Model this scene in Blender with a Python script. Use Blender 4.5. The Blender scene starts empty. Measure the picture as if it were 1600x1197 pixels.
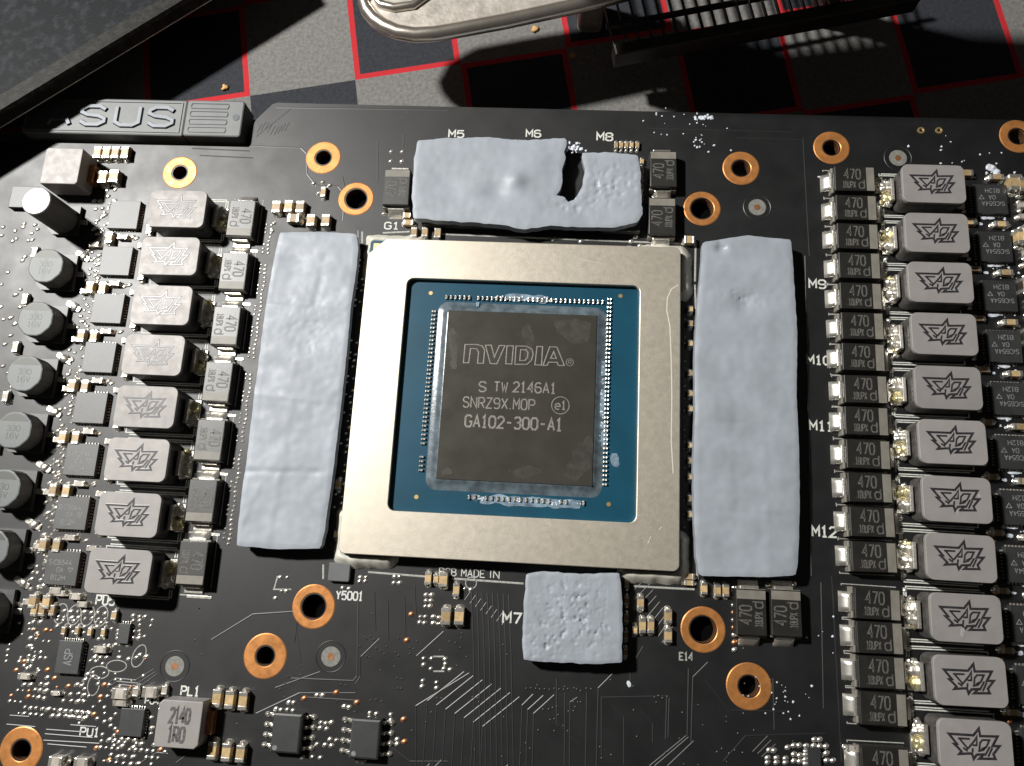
import bpy, math, random
from mathutils import Vector, Matrix, noise

random.seed(7)
S = 0.1                     # lengths below are millimetres; one scene unit is one centimetre
scene = bpy.context.scene
scene.unit_settings.system = 'METRIC'
scene.unit_settings.scale_length = 0.01

# ------------------------------------------------------------------ camera
cam_data = bpy.data.cameras.new('camera')
cam = bpy.data.objects.new('camera', cam_data)
scene.collection.objects.link(cam)
cam.rotation_euler = (0.2245, 0.0449, 0.0523)
cam.location = (5.4243 * S, -22.0717 * S, 107.8431 * S)
cam_data.sensor_fit = 'HORIZONTAL'
cam_data.sensor_width = 36.0
cam_data.lens = 36.0 * 1201.88 / 1600.0
cam_data.clip_start = 0.05
cam_data.clip_end = 400.0
cam_data.dof.use_dof = True
cam_data.dof.focus_distance = 10.75
cam_data.dof.aperture_fstop = 12.0
scene.camera = cam

# ------------------------------------------------------------------ light
world = bpy.data.worlds.new('World')
scene.world = world
world.use_nodes = True
bg = world.node_tree.nodes['Background']
bg.inputs['Color'].default_value = (1.0, 0.93, 0.85, 1)
bg.inputs['Strength'].default_value = 0.028

def lamp(name, loc, target, radius, power, colour):
    d = bpy.data.lights.new(name, 'AREA')
    d.shape = 'DISK'
    d.size = 2 * radius * S
    d.energy = power
    d.color = colour
    o = bpy.data.objects.new(name, d)
    scene.collection.objects.link(o)
    o.location = Vector(loc) * S
    o.rotation_euler = (Vector(target) - Vector(loc)).to_track_quat('-Z', 'Y').to_euler()
    return o
lamp('work_lamp', (-242, 131, 300), (-10, 5, 0), 15.0, 27000, (1.0, 0.98, 0.94))

scene.view_settings.view_transform = 'Standard'
scene.view_settings.look = 'None'
scene.view_settings.exposure = 0.0
scene.view_settings.gamma = 1.0
scene.cycles.max_bounces = 6
scene.cycles.use_denoising = True

# ------------------------------------------------------------------ materials
MATS = {}
def material(name, base, rough=0.5, metal=0.0, var=0.0, vscale=8.0, bump=0.0, bscale=40.0,
             rvar=0.0, spec=0.5, coat=0.0, coat_rough=0.15, rand=0.0, detail=4.0, base2=None, ramp=(0.35, 0.65), sheen=0.0):
    m = bpy.data.materials.new(name)
    m.use_nodes = True
    nt = m.node_tree
    p = nt.nodes['Principled BSDF']
    p.inputs['Base Color'].default_value = (*base, 1)
    p.inputs['Roughness'].default_value = rough
    p.inputs['Metallic'].default_value = metal
    p.inputs['Specular IOR Level'].default_value = spec
    p.inputs['Coat Weight'].default_value = coat
    p.inputs['Coat Roughness'].default_value = coat_rough
    if sheen:
        p.inputs['Sheen Weight'].default_value = sheen
    tc = nt.nodes.new('ShaderNodeTexCoord')
    oi = nt.nodes.new('ShaderNodeObjectInfo')
    add = nt.nodes.new('ShaderNodeVectorMath'); add.operation = 'ADD'
    mul = nt.nodes.new('ShaderNodeMath'); mul.operation = 'MULTIPLY'; mul.inputs[1].default_value = 37.0
    nt.links.new(oi.outputs['Random'], mul.inputs[0])
    nt.links.new(tc.outputs['Object'], add.inputs[0])
    nt.links.new(mul.outputs[0], add.inputs[1])
    def noise_tex(scale, det=detail):
        n = nt.nodes.new('ShaderNodeTexNoise')
        n.inputs['Scale'].default_value = scale
        n.inputs['Detail'].default_value = det
        nt.links.new(add.outputs[0], n.inputs['Vector'])
        return n
    if var or rand or base2:
        n = noise_tex(vscale)
        r = nt.nodes.new('ShaderNodeMapRange')
        r.inputs['From Min'].default_value = ramp[0]; r.inputs['From Max'].default_value = ramp[1]
        nt.links.new(n.outputs['Fac'], r.inputs['Value'])
        mix = nt.nodes.new('ShaderNodeMix'); mix.data_type = 'RGBA'
        b2 = base2 if base2 else tuple(c * (1 + var) for c in base)
        b1 = base if base2 else tuple(c * (1 - var) for c in base)
        mix.inputs['A'].default_value = (*b1, 1); mix.inputs['B'].default_value = (*b2, 1)
        nt.links.new(r.outputs['Result'], mix.inputs['Factor'])
        out = mix.outputs['Result']
        if rand:
            hsv = nt.nodes.new('ShaderNodeHueSaturation')
            mr = nt.nodes.new('ShaderNodeMapRange')
            mr.inputs['To Min'].default_value = 1 - rand; mr.inputs['To Max'].default_value = 1 + rand
            nt.links.new(oi.outputs['Random'], mr.inputs['Value'])
            nt.links.new(mr.outputs['Result'], hsv.inputs['Value'])
            nt.links.new(out, hsv.inputs['Color'])
            out = hsv.outputs['Color']
        nt.links.new(out, p.inputs['Base Color'])
    if rvar:
        n = noise_tex(vscale * 1.7)
        r = nt.nodes.new('ShaderNodeMapRange')
        r.inputs['From Min'].default_value = 0.3; r.inputs['From Max'].default_value = 0.7
        r.inputs['To Min'].default_value = rough - rvar; r.inputs['To Max'].default_value = rough + rvar
        nt.links.new(n.outputs['Fac'], r.inputs['Value'])
        nt.links.new(r.outputs['Result'], p.inputs['Roughness'])
    if bump:
        n = noise_tex(bscale)
        b = nt.nodes.new('ShaderNodeBump')
        b.inputs['Strength'].default_value = bump
        b.inputs['Distance'].default_value = 0.01
        nt.links.new(n.outputs['Fac'], b.inputs['Height'])
        nt.links.new(b.outputs['Normal'], p.inputs['Normal'])
    MATS[name] = m
    return m

material('solder_mask', (0.0055, 0.0056, 0.0062), 0.50, var=0.25, vscale=1.6, bump=0.03, bscale=20, rvar=0.04, spec=0.62, coat=0.07, coat_rough=0.34)
material('hole_shade', (0.002, 0.002, 0.002), 0.9, spec=0.05)  # black colour stands in for the shade seen down the holes
material('barrel_shade', (0.10, 0.045, 0.02), 0.6, metal=0.3)  # hole wall copper, its colour darkened to imitate shade inside the hole
material('ink_soft', (0.10, 0.09, 0.09), 0.5, var=0.4, vscale=25)
material('board_edge', (0.03, 0.028, 0.022), 0.6)
material('trace', (0.008, 0.008, 0.009), 0.5, spec=0.75, coat=0.15, coat_rough=0.32)
material('copper_ring', (0.56, 0.235, 0.07), 0.46, metal=0.5, var=0.14, vscale=7, bump=0.1, bscale=45, rvar=0.08)
material('copper', (0.55, 0.26, 0.13), 0.4, metal=0.8, var=0.2, vscale=12)
material('tin', (0.80, 0.77, 0.70), 0.28, metal=0.85, var=0.12, vscale=25, bump=0.25, bscale=40, rand=0.15)
material('tin_smooth', (0.82, 0.79, 0.72), 0.30, metal=0.85, bump=0.15, bscale=12)
material('flux_solder', (0.78, 0.70, 0.40), 0.30, metal=0.8, var=0.2, vscale=15, bump=0.2, bscale=14)
material('silkscreen', (0.62, 0.63, 0.58), 0.6, var=0.15, vscale=30)
material('fiducial', (0.20, 0.20, 0.18), 0.6, var=0.15, vscale=20)
material('dim_silkscreen', (0.36, 0.36, 0.33), 0.6, var=0.2, vscale=30)
material('plate_grey', (0.300, 0.283, 0.272), 0.54, metal=0.08, var=0.045, vscale=5, bump=0.12, bscale=90, rand=0.09, rvar=0.06)
material('core_grey', (0.075, 0.07, 0.065), 0.5, var=0.35, vscale=10, bump=0.35, bscale=35)
material('ink_dark', (0.030, 0.028, 0.032), 0.36, metal=0.0, var=0.3, vscale=20)
material('cap_body', (0.014, 0.013, 0.011), 0.44, spec=0.75, coat=0.15, coat_rough=0.35, var=0.2, vscale=6, bump=0.1, bscale=60, rand=0.15)
material('cap_stripe', (0.21, 0.195, 0.165), 0.5, var=0.1, vscale=8)
material('laser_grey', (0.105, 0.10, 0.092), 0.55, var=0.3, vscale=30)
material('chip_black', (0.024, 0.026, 0.026), 0.5, spec=0.9, var=0.2, vscale=5, bump=0.15, bscale=80, rand=0.15)
material('chip_text', (0.22, 0.22, 0.22), 0.6, var=0.3, vscale=40)
material('ceramic', (0.46, 0.33, 0.17), 0.45, var=0.15, vscale=14, rand=0.3)
material('ceramic_grey', (0.42, 0.38, 0.33), 0.45, var=0.12, vscale=14, rand=0.2)
material('aluminium', (0.13, 0.14, 0.14), 0.52, metal=0.1, var=0.05, vscale=4, bump=0.05, bscale=50, rand=0.05)
material('alu_bright', (0.42, 0.43, 0.44), 0.45, metal=0.5, bump=0.04, bscale=40)
material('alu_ink', (0.07, 0.075, 0.065), 0.5, metal=0.1)
material('nickel', (0.63, 0.575, 0.48), 0.46, metal=0.75, var=0.035, vscale=9, bump=0.16, bscale=75, rvar=0.03, detail=8)
material('stain', (0.74, 0.69, 0.60), 0.55, metal=0.5)
material('smudge', (0.074, 0.070, 0.059), 0.37, metal=0.36, var=0.18, vscale=9, bump=0.12, bscale=20)
material('substrate_blue', (0.006, 0.062, 0.105), 0.34, var=0.10, vscale=2.0, coat=0.2)
material('underfill', (0.10, 0.13, 0.15), 0.22, var=0.3, vscale=8, bump=0.2, bscale=15)
material('silicon', (0.070, 0.066, 0.054), 0.31, metal=0.4, var=0.05, vscale=2.2, bump=0.02, bscale=18, rvar=0.035)
material('etch', (0.23, 0.22, 0.195), 0.55, metal=0.3, var=0.25, vscale=50)
material('gold', (0.75, 0.56, 0.25), 0.35, metal=0.8)
material('glue', (0.55, 0.53, 0.46), 0.42, var=0.1, vscale=6, bump=0.2, bscale=12)
material('thermal_pad', (0.315, 0.345, 0.388), 0.53, var=0.08, vscale=2.6, bump=0.11, bscale=9, detail=10, rvar=0.10)
material('paste', (0.62, 0.66, 0.72), 0.5, var=0.15, vscale=20, bump=0.4, bscale=40)
material('paste_dim', (0.33, 0.325, 0.325), 0.5, var=0.2, vscale=15)
material('paste_film', (0.15, 0.22, 0.28), 0.5, var=0.5, vscale=8, bump=0.4, bscale=25)
material('bar_metal', (0.125, 0.13, 0.13), 0.55, metal=0.25, var=0.06, vscale=4, bump=0.1, bscale=50)
material('letter_metal', (0.13, 0.14, 0.155), 0.5, metal=0.3, var=0.1, vscale=6)
material('can_side_shade', (0.11, 0.11, 0.11), 0.55, metal=0.2)  # can metal with the shade of its unlit side put into the colour
material('bar_dark', (0.05, 0.055, 0.06), 0.4, metal=0.5)
material('tool_steel', (0.50, 0.46, 0.41), 0.45, metal=0.45, var=0.2, vscale=6, bump=0.5, bscale=18)
material('tool_rim', (0.70, 0.64, 0.56), 0.26, metal=0.9, var=0.08, vscale=5, bump=0.1, bscale=20)
material('fin_black', (0.026, 0.021, 0.018), 0.42, metal=0.3, var=0.3, vscale=4)
material('dusty_plate', (0.006, 0.0075, 0.009), 0.55, base2=(0.032, 0.037, 0.043), spec=0.10, vscale=7.5, ramp=(0.48, 0.82), bump=0.35, bscale=45, detail=14)
material('dusty_edge', (0.010, 0.0095, 0.008), 0.5, base2=(0.035, 0.033, 0.028), spec=0.12, vscale=9, ramp=(0.45, 0.8), bump=0.35, bscale=40, detail=12)
material('crumb', (0.55, 0.33, 0.12), 0.7)

def mat_desk():
    """Printed cloth: grey and charcoal checks, charcoal checks outlined in red, woven relief."""
    m = bpy.data.materials.new('mat_cloth'); m.use_nodes = True
    nt = m.node_tree; L = nt.links
    p = nt.nodes['Principled BSDF']
    p.inputs['Roughness'].default_value = 0.85
    p.inputs['Specular IOR Level'].default_value = 0.25
    tc = nt.nodes.new('ShaderNodeTexCoord')
    mp = nt.nodes.new('ShaderNodeMapping'); mp.vector_type = 'TEXTURE'
    mp.inputs['Location'].default_value = (-29.30 * S, 52.89 * S, 0)
    mp.inputs['Rotation'].default_value = (0, 0, math.radians(10.94))
    mp.inputs['Scale'].default_value = (17.52 * S, 17.52 * S, 1)
    L.new(tc.outputs['Object'], mp.inputs['Vector'])
    sep = nt.nodes.new('ShaderNodeSeparateXYZ'); L.new(mp.outputs['Vector'], sep.inputs[0])
    def math_node(op, a, b=None, c=None):
        n = nt.nodes.new('ShaderNodeMath'); n.operation = op
        for k, v in enumerate((a, b, c)):
            if v is None: continue
            if isinstance(v, (int, float)): n.inputs[k].default_value = v
            else: L.new(v, n.inputs[k])
        return n.outputs[0]
    fx = math_node('FLOOR', sep.outputs['X']); fy = math_node('FLOOR', sep.outputs['Y'])
    par = math_node('FLOORED_MODULO', math_node('ADD', fx, fy), 2.0)          # 0 = charcoal, 1 = grey
    dark = math_node('LESS_THAN', par, 0.5)
    ux = math_node('SUBTRACT', sep.outputs['X'], fx); uy = math_node('SUBTRACT', sep.outputs['Y'], fy)
    ex = math_node('MINIMUM', ux, math_node('SUBTRACT', 1.0, ux))
    ey = math_node('MINIMUM', uy, math_node('SUBTRACT', 1.0, uy))
    edge = math_node('LESS_THAN', math_node('MINIMUM', ex, ey), 0.052)
    row = math_node('GREATER_THAN', math_node('FLOORED_MODULO', math_node('ADD', fx, math_node('MULTIPLY', fy, 3.0)), 4.0), 1.0)
    plain = math_node('COMPARE', math_node('ADD', math_node('MULTIPLY', fx, 10), fy), -11.0, 0.3)
    red = math_node('MULTIPLY', math_node('MULTIPLY', edge, dark), math_node('SUBTRACT', 1.0, plain))
    nz = nt.nodes.new('ShaderNodeTexNoise'); nz.inputs['Scale'].default_value = 17; nz.inputs['Detail'].default_value = 6
    L.new(tc.outputs['Object'], nz.inputs['Vector'])
    def mix(f, a, b):
        n = nt.nodes.new('ShaderNodeMix'); n.data_type = 'RGBA'
        L.new(f, n.inputs['Factor'])
        for k, v in (('A', a), ('B', b)):
            if isinstance(v, tuple): n.inputs[k].default_value = (*v, 1)
            else: L.new(v, n.inputs[k])
        return n.outputs['Result']
    light = mix(nz.outputs['Fac'], (0.085, 0.083, 0.08), (0.26, 0.252, 0.24))
    charcoal = mix(nz.outputs['Fac'], (0.012, 0.013, 0.017), (0.045, 0.048, 0.058))
    c = mix(dark, light, charcoal)
    c = mix(red, c, (0.46, 0.022, 0.028))
    L.new(c, p.inputs['Base Color'])
    wv = nt.nodes.new('ShaderNodeTexNoise'); wv.inputs['Scale'].default_value = 55; wv.inputs['Detail'].default_value = 3
    L.new(tc.outputs['Object'], wv.inputs['Vector'])
    b = nt.nodes.new('ShaderNodeBump'); b.inputs['Strength'].default_value = 0.5; b.inputs['Distance'].default_value = 0.02
    L.new(wv.outputs['Fac'], b.inputs['Height']); L.new(b.outputs['Normal'], p.inputs['Normal'])
    MATS['mat_cloth'] = m
mat_desk()

# ------------------------------------------------------------------ mesh helpers
class MB:
    """Collects shapes (in mm) into one mesh with material slots."""
    def __init__(self):
        self.v = []; self.f = []; self.m = []; self.s = []; self.slots = []
    def slot(self, mat):
        if mat not in self.slots: self.slots.append(mat)
        return self.slots.index(mat)
    def add(self, verts, faces, mat, smooth=False):
        b = len(self.v); k = self.slot(mat)
        self.v += [tuple(p) for p in verts]
        for f in faces:
            self.f.append(tuple(i + b for i in f)); self.m.append(k); self.s.append(smooth)
    def loft(self, rings, mat, bottom=False, top=True, smooth=False, top_mat=None, closed=True):
        n = len(rings[0]); v = [p for r in rings for p in r]; f = []
        for a in range(len(rings) - 1):
            for i in range(n if closed else n - 1):
                j = (i + 1) % n
                f.append((a*n + i, a*n + j, (a+1)*n + j, (a+1)*n + i))
        self.add(v, f, mat, smooth)
        if top: self.add(rings[-1], [tuple(range(n))], top_mat or mat)
        if bottom: self.add(rings[0], [tuple(reversed(range(n)))], mat)
    def rbox(self, cx, cy, z0, w, d, h, mat, r=0.0, c=0.1, taper=0.0, top_mat=None, n=4, bottom=False):
        """Box with rounded plan corners, a chamfered top edge and optional draft."""
        def ring(ins, z):
            return [(cx + x, cy + y, z) for x, y in rrect(w - 2*ins, d - 2*ins, max(r - ins, 0.0) if r > 0 else 0.0, n)]
        rings = [ring(0, z0), ring(taper, z0 + h - c)]
        if c > 0:
            rings += [ring(taper + c*0.3, z0 + h - c*0.3), ring(taper + c, z0 + h)]
        self.loft(rings, mat, bottom=bottom, top_mat=top_mat)
    def cyl(self, cx, cy, z0, r, h, mat, n=32, c=0.0, top_mat=None, smooth=True):
        def ring(rr, z): return [(cx + rr*math.cos(2*math.pi*i/n), cy + rr*math.sin(2*math.pi*i/n), z) for i in range(n)]
        rings = [ring(r, z0), ring(r, z0 + h - c)]
        if c: rings += [ring(r - c*0.12, z0+h-c*0.5), ring(r - c*0.4, z0+h-c*0.15), ring(r - c, z0+h)]
        self.loft(rings, mat, smooth=smooth, top_mat=top_mat)
    def annulus(self, cx, cy, z0, z1, ri, ro, mat, n=40, c=0.08, down=None):
        def ring(rr, z): return [(cx + rr*math.cos(2*math.pi*i/n), cy + rr*math.sin(2*math.pi*i/n), z) for i in range(n)]
        rings = [ring(ro, z0), ring(ro - c*0.5, z1), ring(ri + c, z1), ring(ri + c*0.3, z1 - c*0.4), ring(ri, z1 - c)]
        self.loft(rings, mat, top=False, smooth=False)
        if down is not None: self.loft([ring(ri, z1 - c), ring(ri, down)], 'barrel_shade', top=False, smooth=True)
    def dome(self, cx, cy, z0, rx, ry, h, mat, n=8, rings=2, rot=0.0):
        out = []
        for k in range(rings + 1):
            a = (math.pi/2) * k / (rings + 0.35)
            rr = math.cos(a); z = z0 + h*math.sin(a)
            row = []
            for i in range(n):
                t = 2*math.pi*i/n
                x, y = rx*rr*math.cos(t), ry*rr*math.sin(t)
                row.append((cx + x*math.cos(rot) - y*math.sin(rot), cy + x*math.sin(rot) + y*math.cos(rot), z))
            out.append(row)
        self.loft(out, mat, smooth=True)
    def lump(self, cx, cy, cz, r, mat, squash=0.7, seed=0, sub=2):
        """An irregular pebble."""
        vs, fs = ICO[sub]
        o = Vector((seed*3.1, seed*1.7, seed*0.9))
        vv = []
        for p in vs:
            k = 1 + (0.9 if mat in ('paste', 'crumb') else 0.45)*noise.noise(p*1.6 + o)
            vv.append((cx + p.x*r*k, cy + p.y*r*k, cz + p.z*r*k*squash))
        self.add(vv, fs, mat, sub > 1)
    def strip(self, pts, width, z, h, mat, closed=False, bevel=None):
        """A raised track with sloping sides along a polyline."""
        bevel = (0.92 if mat == 'trace' else 0.35) if bevel is None else bevel
        pts = [Vector(p) for p in pts]
        n = len(pts); prof = []
        for i in range(n):
            a = pts[(i-1) % n] if (closed or i > 0) else None
            b = pts[(i+1) % n] if (closed or i < n-1) else None
            d1 = (pts[i]-a).normalized() if a is not None else None
            d2 = (b-pts[i]).normalized() if b is not None else None
            if d1 is None: d1 = d2
            if d2 is None: d2 = d1
            n1 = Vector((-d1.y, d1.x)); n2 = Vector((-d2.y, d2.x))
            mvec = n1 + n2
            if mvec.length < 1e-4: mvec = n1.copy()
            mvec.normalize()
            k = 1.0 / max(0.35, mvec.dot(n1))
            o = mvec*k*width/2; t = mvec*k*width/2*(1-bevel)
            p = pts[i]
            prof.append([(p.x+o.x, p.y+o.y, z), (p.x+t.x, p.y+t.y, z+h), (p.x-t.x, p.y-t.y, z+h), (p.x-o.x, p.y-o.y, z)])
        v = [q for r in prof for q in r]; f = []
        for i in range(n if closed else n-1):
            j = (i+1) % n
            for k in range(3):
                f.append((i*4+k, i*4+k+1, j*4+k+1, j*4+k))
        self.add(v, f, mat)
    def tube(self, pts, r, mat, n=10, closed=False):
        pts = [Vector(p) for p in pts]; N = len(pts); rings = []
        for i, p in enumerate(pts):
            a = pts[(i-1) % N] if (closed or i) else p
            b = pts[(i+1) % N] if (closed or i < N-1) else p
            t = (b-a).normalized()
            u = t.cross(Vector((0, 0, 1)))
            if u.length < 1e-3: u = Vector((1, 0, 0))
            u.normalize(); w = u.cross(t)
            rings.append([tuple(p + (u*math.cos(2*math.pi*k/n) + w*math.sin(2*math.pi*k/n))*r) for k in range(n)])
        if closed: rings.append(rings[0])
        self.loft(rings, mat, bottom=not closed, top=not closed, smooth=True)
    def mesh(self, name):
        me = bpy.data.meshes.new(name)
        me.from_pydata([(x*S, y*S, z*S) for x, y, z in self.v], [], self.f)
        for m in self.slots: me.materials.append(MATS[m])
        me.polygons.foreach_set('material_index', self.m)
        me.polygons.foreach_set('use_smooth', self.s)
        me.update()
        return me

def rrect(w, d, r=0.0, n=4):
    if r <= 0.001:
        return [(w/2, d/2), (-w/2, d/2), (-w/2, -d/2), (w/2, -d/2)]
    r = min(r, w/2 - 1e-3, d/2 - 1e-3); out = []
    for sx, sy, a0 in ((1, 1, 0), (-1, 1, 90), (-1, -1, 180), (1, -1, 270)):
        for k in range(n + 1):
            a = math.radians(a0 + 90*k/n)
            out.append((sx*(w/2 - r) + r*math.cos(a), sy*(d/2 - r) + r*math.sin(a)))
    return out

def make_ico():
    import bmesh
    out = {}
    for s in (1, 2, 3):
        bm = bmesh.new(); bmesh.ops.create_icosphere(bm, subdivisions=s, radius=1)
        bm.verts.index_update()
        out[s] = ([v.co.copy() for v in bm.verts], [tuple(v.index for v in f.verts) for f in bm.faces])
        bm.free()
    return out
ICO = make_ico()

def link(name, data, parent=None, loc=(0, 0, 0), rot=0.0, **props):
    o = bpy.data.objects.new(name, data)
    scene.collection.objects.link(o)
    o.location = (loc[0]*S, loc[1]*S, loc[2]*S)
    o.rotation_euler = (0, 0, rot)
    if parent is not None: o.parent = parent
    for k, v in props.items(): o[k] = v
    return o

GLYPHS = {  # strokes on a 4 x 6 grid
 'A': ['00 26 40', '0.8,2 3.2,2'], 'B': ['00 06 26 3.6,5.4 3.6,3.8 2.6,3.2 03', '2.6,3.2 4,2.4 4,0.9 2.8,0 00'], 'C': ['4,5 3,6 1,6 0,5 0,1 1,0 3,0 4,1'],
 'D': ['00 06 2.5,6 4,4.6 4,1.4 2.5,0 00'], 'E': ['40 00 06 46', '03 33'], 'G': ['4,5 3,6 1,6 0,5 0,1 1,0 3,0 4,1 4,2.8 2.4,2.8'], 'H': ['00 06', '40 46', '03 43'],
 'I': ['20 26'], 'L': ['06 00 40'], 'M': ['00 06 2,2.5 46 40'], 'N': ['00 06 40 46'], 'P': ['00 06 3,6 4,5.2 4,3.6 3,2.8 0,2.8'], 'R': ['00 06 3,6 4,5.2 4,3.6 3,2.9 0,2.9', '2,2.9 40'],
 'S': ['4,5 3,6 1,6 0,5 0,4 1,3.2 3,2.8 4,2 4,1 3,0 1,0 0,1'], 'T': ['06 46', '20 26'], 'U': ['06 0,1 1,0 3,0 4,1 46'], 'V': ['06 20 46'], 'W': ['06 10 2,4 30 46'], 'X': ['00 46', '06 40'],
 'Y': ['06 23 46', '23 20'], 'Z': ['06 46 00 40'], '0': ['1,0 3,0 4,1.2 4,4.8 3,6 1,6 0,4.8 0,1.2 1,0'], '1': ['0.8,4.8 2,6 2,0', '0.8,0 3.2,0'], '2': ['0,4.8 1,6 3,6 4,4.8 4,3.8 0,0 4,0'],
 '3': ['0,5.2 1,6 3,6 4,5 4,4 3,3.2 1.6,3.2', '3,3.2 4,2.2 4,1 3,0 1,0 0,0.8'], '4': ['3,0 3,6 0,2 4,2'], '5': ['4,6 0.4,6 0,3.3 1,3.8 3,3.8 4,2.8 4,1 3,0 1,0 0,0.8'],
 '6': ['3.8,5.4 3,6 1,6 0,5 0,1 1,0 3,0 4,1 4,2.6 3,3.4 1,3.4 0,2.6'], '7': ['06 46 1.4,0'], '8': ['1,3.2 0,4.1 0,5.2 1,6 3,6 4,5.2 4,4.1 3,3.2 1,3.2 0,2.3 0,0.8 1,0 3,0 4,0.8 4,2.3 3,3.2'],
 '9': ['0.2,0.6 1,0 3,0 4,1 4,5 3,6 1,6 0,5 0,3.6 1,2.8 3,2.8 4,3.6'], '.': ['1.8,0 2.2,0.4'], '-': ['0.6,3 3.4,3'], 'e': ['0,2.2 4,2.2 4,3.2 3,4.2 1,4.2 0,3.2 0,1 1,0 3.4,0'],
 'i': ['2,0 2,4', '2,5.2 2,5.7'], 'd': ['40 46', '4,3.2 3,4.2 1,4.2 0,3.2 0,1 1,0 3,0 4,1']}
NARROW = {'I': 0.35, 'i': 0.35, '.': 0.35, '1': 0.8}
TEXTS = {}
def text_mesh(body, mat, height, width=None, bold=0.0, extrude=0.0, spacing=1.0):
    """Lettering drawn in strokes, centred; cap height and overall width in mm."""
    key = (body, mat, height, width, bold, extrude)
    if key in TEXTS: return TEXTS[key]
    x = 0.0; strokes = []
    for ch in body:
        adv = NARROW.get(ch, 1.0)
        if ch in GLYPHS:
            for st in GLYPHS[ch]:
                pts = []
                for tok in st.split():
                    a, b = tok.split(',') if ',' in tok else (tok[0], tok[1])
                    pts.append((x + (float(a) - 2) + 2*adv, float(b)))
                strokes.append(pts)
        x += 4*adv + 1.5
    total = x - 1.5
    sy = height/6.0; sx = (width/total) if width else sy
    t = height*(0.13 + bold*2.2)
    g = MB()
    for k, st in enumerate(strokes):
        pts = [((px_ - total/2)*sx, (py_ - 3)*sy) for px_, py_ in st]
        closed = len(pts) > 3 and (Vector(pts[0]) - Vector(pts[-1])).length < 1e-6
        g.strip(pts[:-1] if closed else pts, t, 0.0008*(k % 3), max(extrude, 0.006), mat, closed=closed, bevel=0.35 if extrude else 0.1)
    me = g.mesh('lettering')
    TEXTS[key] = me
    return me

def inside(poly, x, y):
    c = False; n = len(poly); j = n - 1
    for i in range(n):
        xi, yi = poly[i]; xj, yj = poly[j]
        if (yi > y) != (yj > y) and x < (xj-xi)*(y-yi)/(yj-yi) + xi: c = not c
        j = i
    return c
def nearest(poly, x, y):
    best = (1e9, x, y); n = len(poly)
    for i in range(n):
        ax, ay = poly[i]; bx, by = poly[(i+1) % n]
        dx, dy = bx-ax, by-ay; L2 = dx*dx+dy*dy or 1e-9
        t = max(0, min(1, ((x-ax)*dx+(y-ay)*dy)/L2))
        qx, qy = ax+t*dx, ay+t*dy; d = (x-qx)**2+(y-qy)**2
        if d < best[0]: best = (d, qx, qy)
    return math.sqrt(best[0]), best[1], best[2]
def ragged(poly, step=0.6, amp=0.12, seed=0.0):
    """Resample an outline and roughen it."""
    out = []; n = len(poly)
    for i in range(n):
        a = Vector(poly[i]); b = Vector(poly[(i+1) % n]); d = (b-a).length
        k = max(1, int(d/step)); nn = Vector((-(b-a).y, (b-a).x)).normalized()
        for j in range(k):
            p = a + (b-a)*j/k
            o = noise.noise(Vector((p.x*0.9+seed, p.y*0.9, 0)))*amp*1.3 + noise.noise(Vector((p.x*3+seed, p.y*3, 5)))*amp*0.7
            out.append((p.x+nn.x*o, p.y+nn.y*o))
    return out
def sheet(mb, poly, z_low, hfun, mat, cell=0.4):
    """Soft slab: a fine grid clipped to the outline, its top given by hfun(x, y, distance to edge)."""
    xs = [p[0] for p in poly]; ys = [p[1] for p in poly]
    x0, y0 = min(xs)-cell, min(ys)-cell
    nx = int((max(xs)-x0)/cell)+3; ny = int((max(ys)-y0)/cell)+3
    ins = {}
    for i in range(nx):
        for j in range(ny):
            ins[i, j] = inside(poly, x0+i*cell, y0+j*cell)
    cells = [(i, j) for i in range(nx-1) for j in range(ny-1) if ins[i, j] and ins[i+1, j] and ins[i, j+1] and ins[i+1, j+1]]
    cs = set(cells); used = {}
    for i, j in cells:
        for a, b in ((0, 0), (1, 0), (1, 1), (0, 1)): used.setdefault((i+a, j+b), 0); used[i+a, j+b] += 1
    idx = {}; verts = []; rim = set()
    for (i, j), cnt in used.items():
        x, y = x0+i*cell, y0+j*cell
        d, qx, qy = nearest(poly, x, y)
        if cnt < 4: x, y, d = qx, qy, 0.0; rim.add((i, j))
        idx[i, j] = len(verts); verts.append((x, y, hfun(x, y, d)))
    faces = [(idx[i, j], idx[i+1, j], idx[i+1, j+1], idx[i, j+1]) for i, j in cells]
    low = {}
    hi = {}
    def up(k):
        if k not in hi: hi[k] = len(verts); verts.append(verts[idx[k]])
        return hi[k]
    def lo(k):
        if k not in low:
            x, y, z = verts[idx[k]]; low[k] = len(verts); verts.append((x, y, z_low))
        return low[k]
    for i, j in cells:
        for (a, b, di, dj) in (((i, j), (i+1, j), 0, -1), ((i+1, j), (i+1, j+1), 1, 0), ((i+1, j+1), (i, j+1), 0, 1), ((i, j+1), (i, j), -1, 0)):
            if (i+di, j+dj) not in cs:
                faces.append((up(b), up(a), lo(a), lo(b)))
    mb.add(verts, faces, mat, True)

# ------------------------------------------------------------------ the surface
g = MB()
g.add([(-420, -420, -3), (420, -420, -3), (420, 420, -3), (-420, 420, -3)], [(0, 1, 2, 3)], 'mat_cloth')
link('desk_mat', g.mesh('desk_mat'), kind='structure')

# ------------------------------------------------------------------ the card and its board
card = link('graphics_card', None, loc=(0, 0, 0),
            label='black bare graphics card circuit board with its large square processor chip exposed',
            category='graphics card')
card.empty_display_size = 0.5

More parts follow.
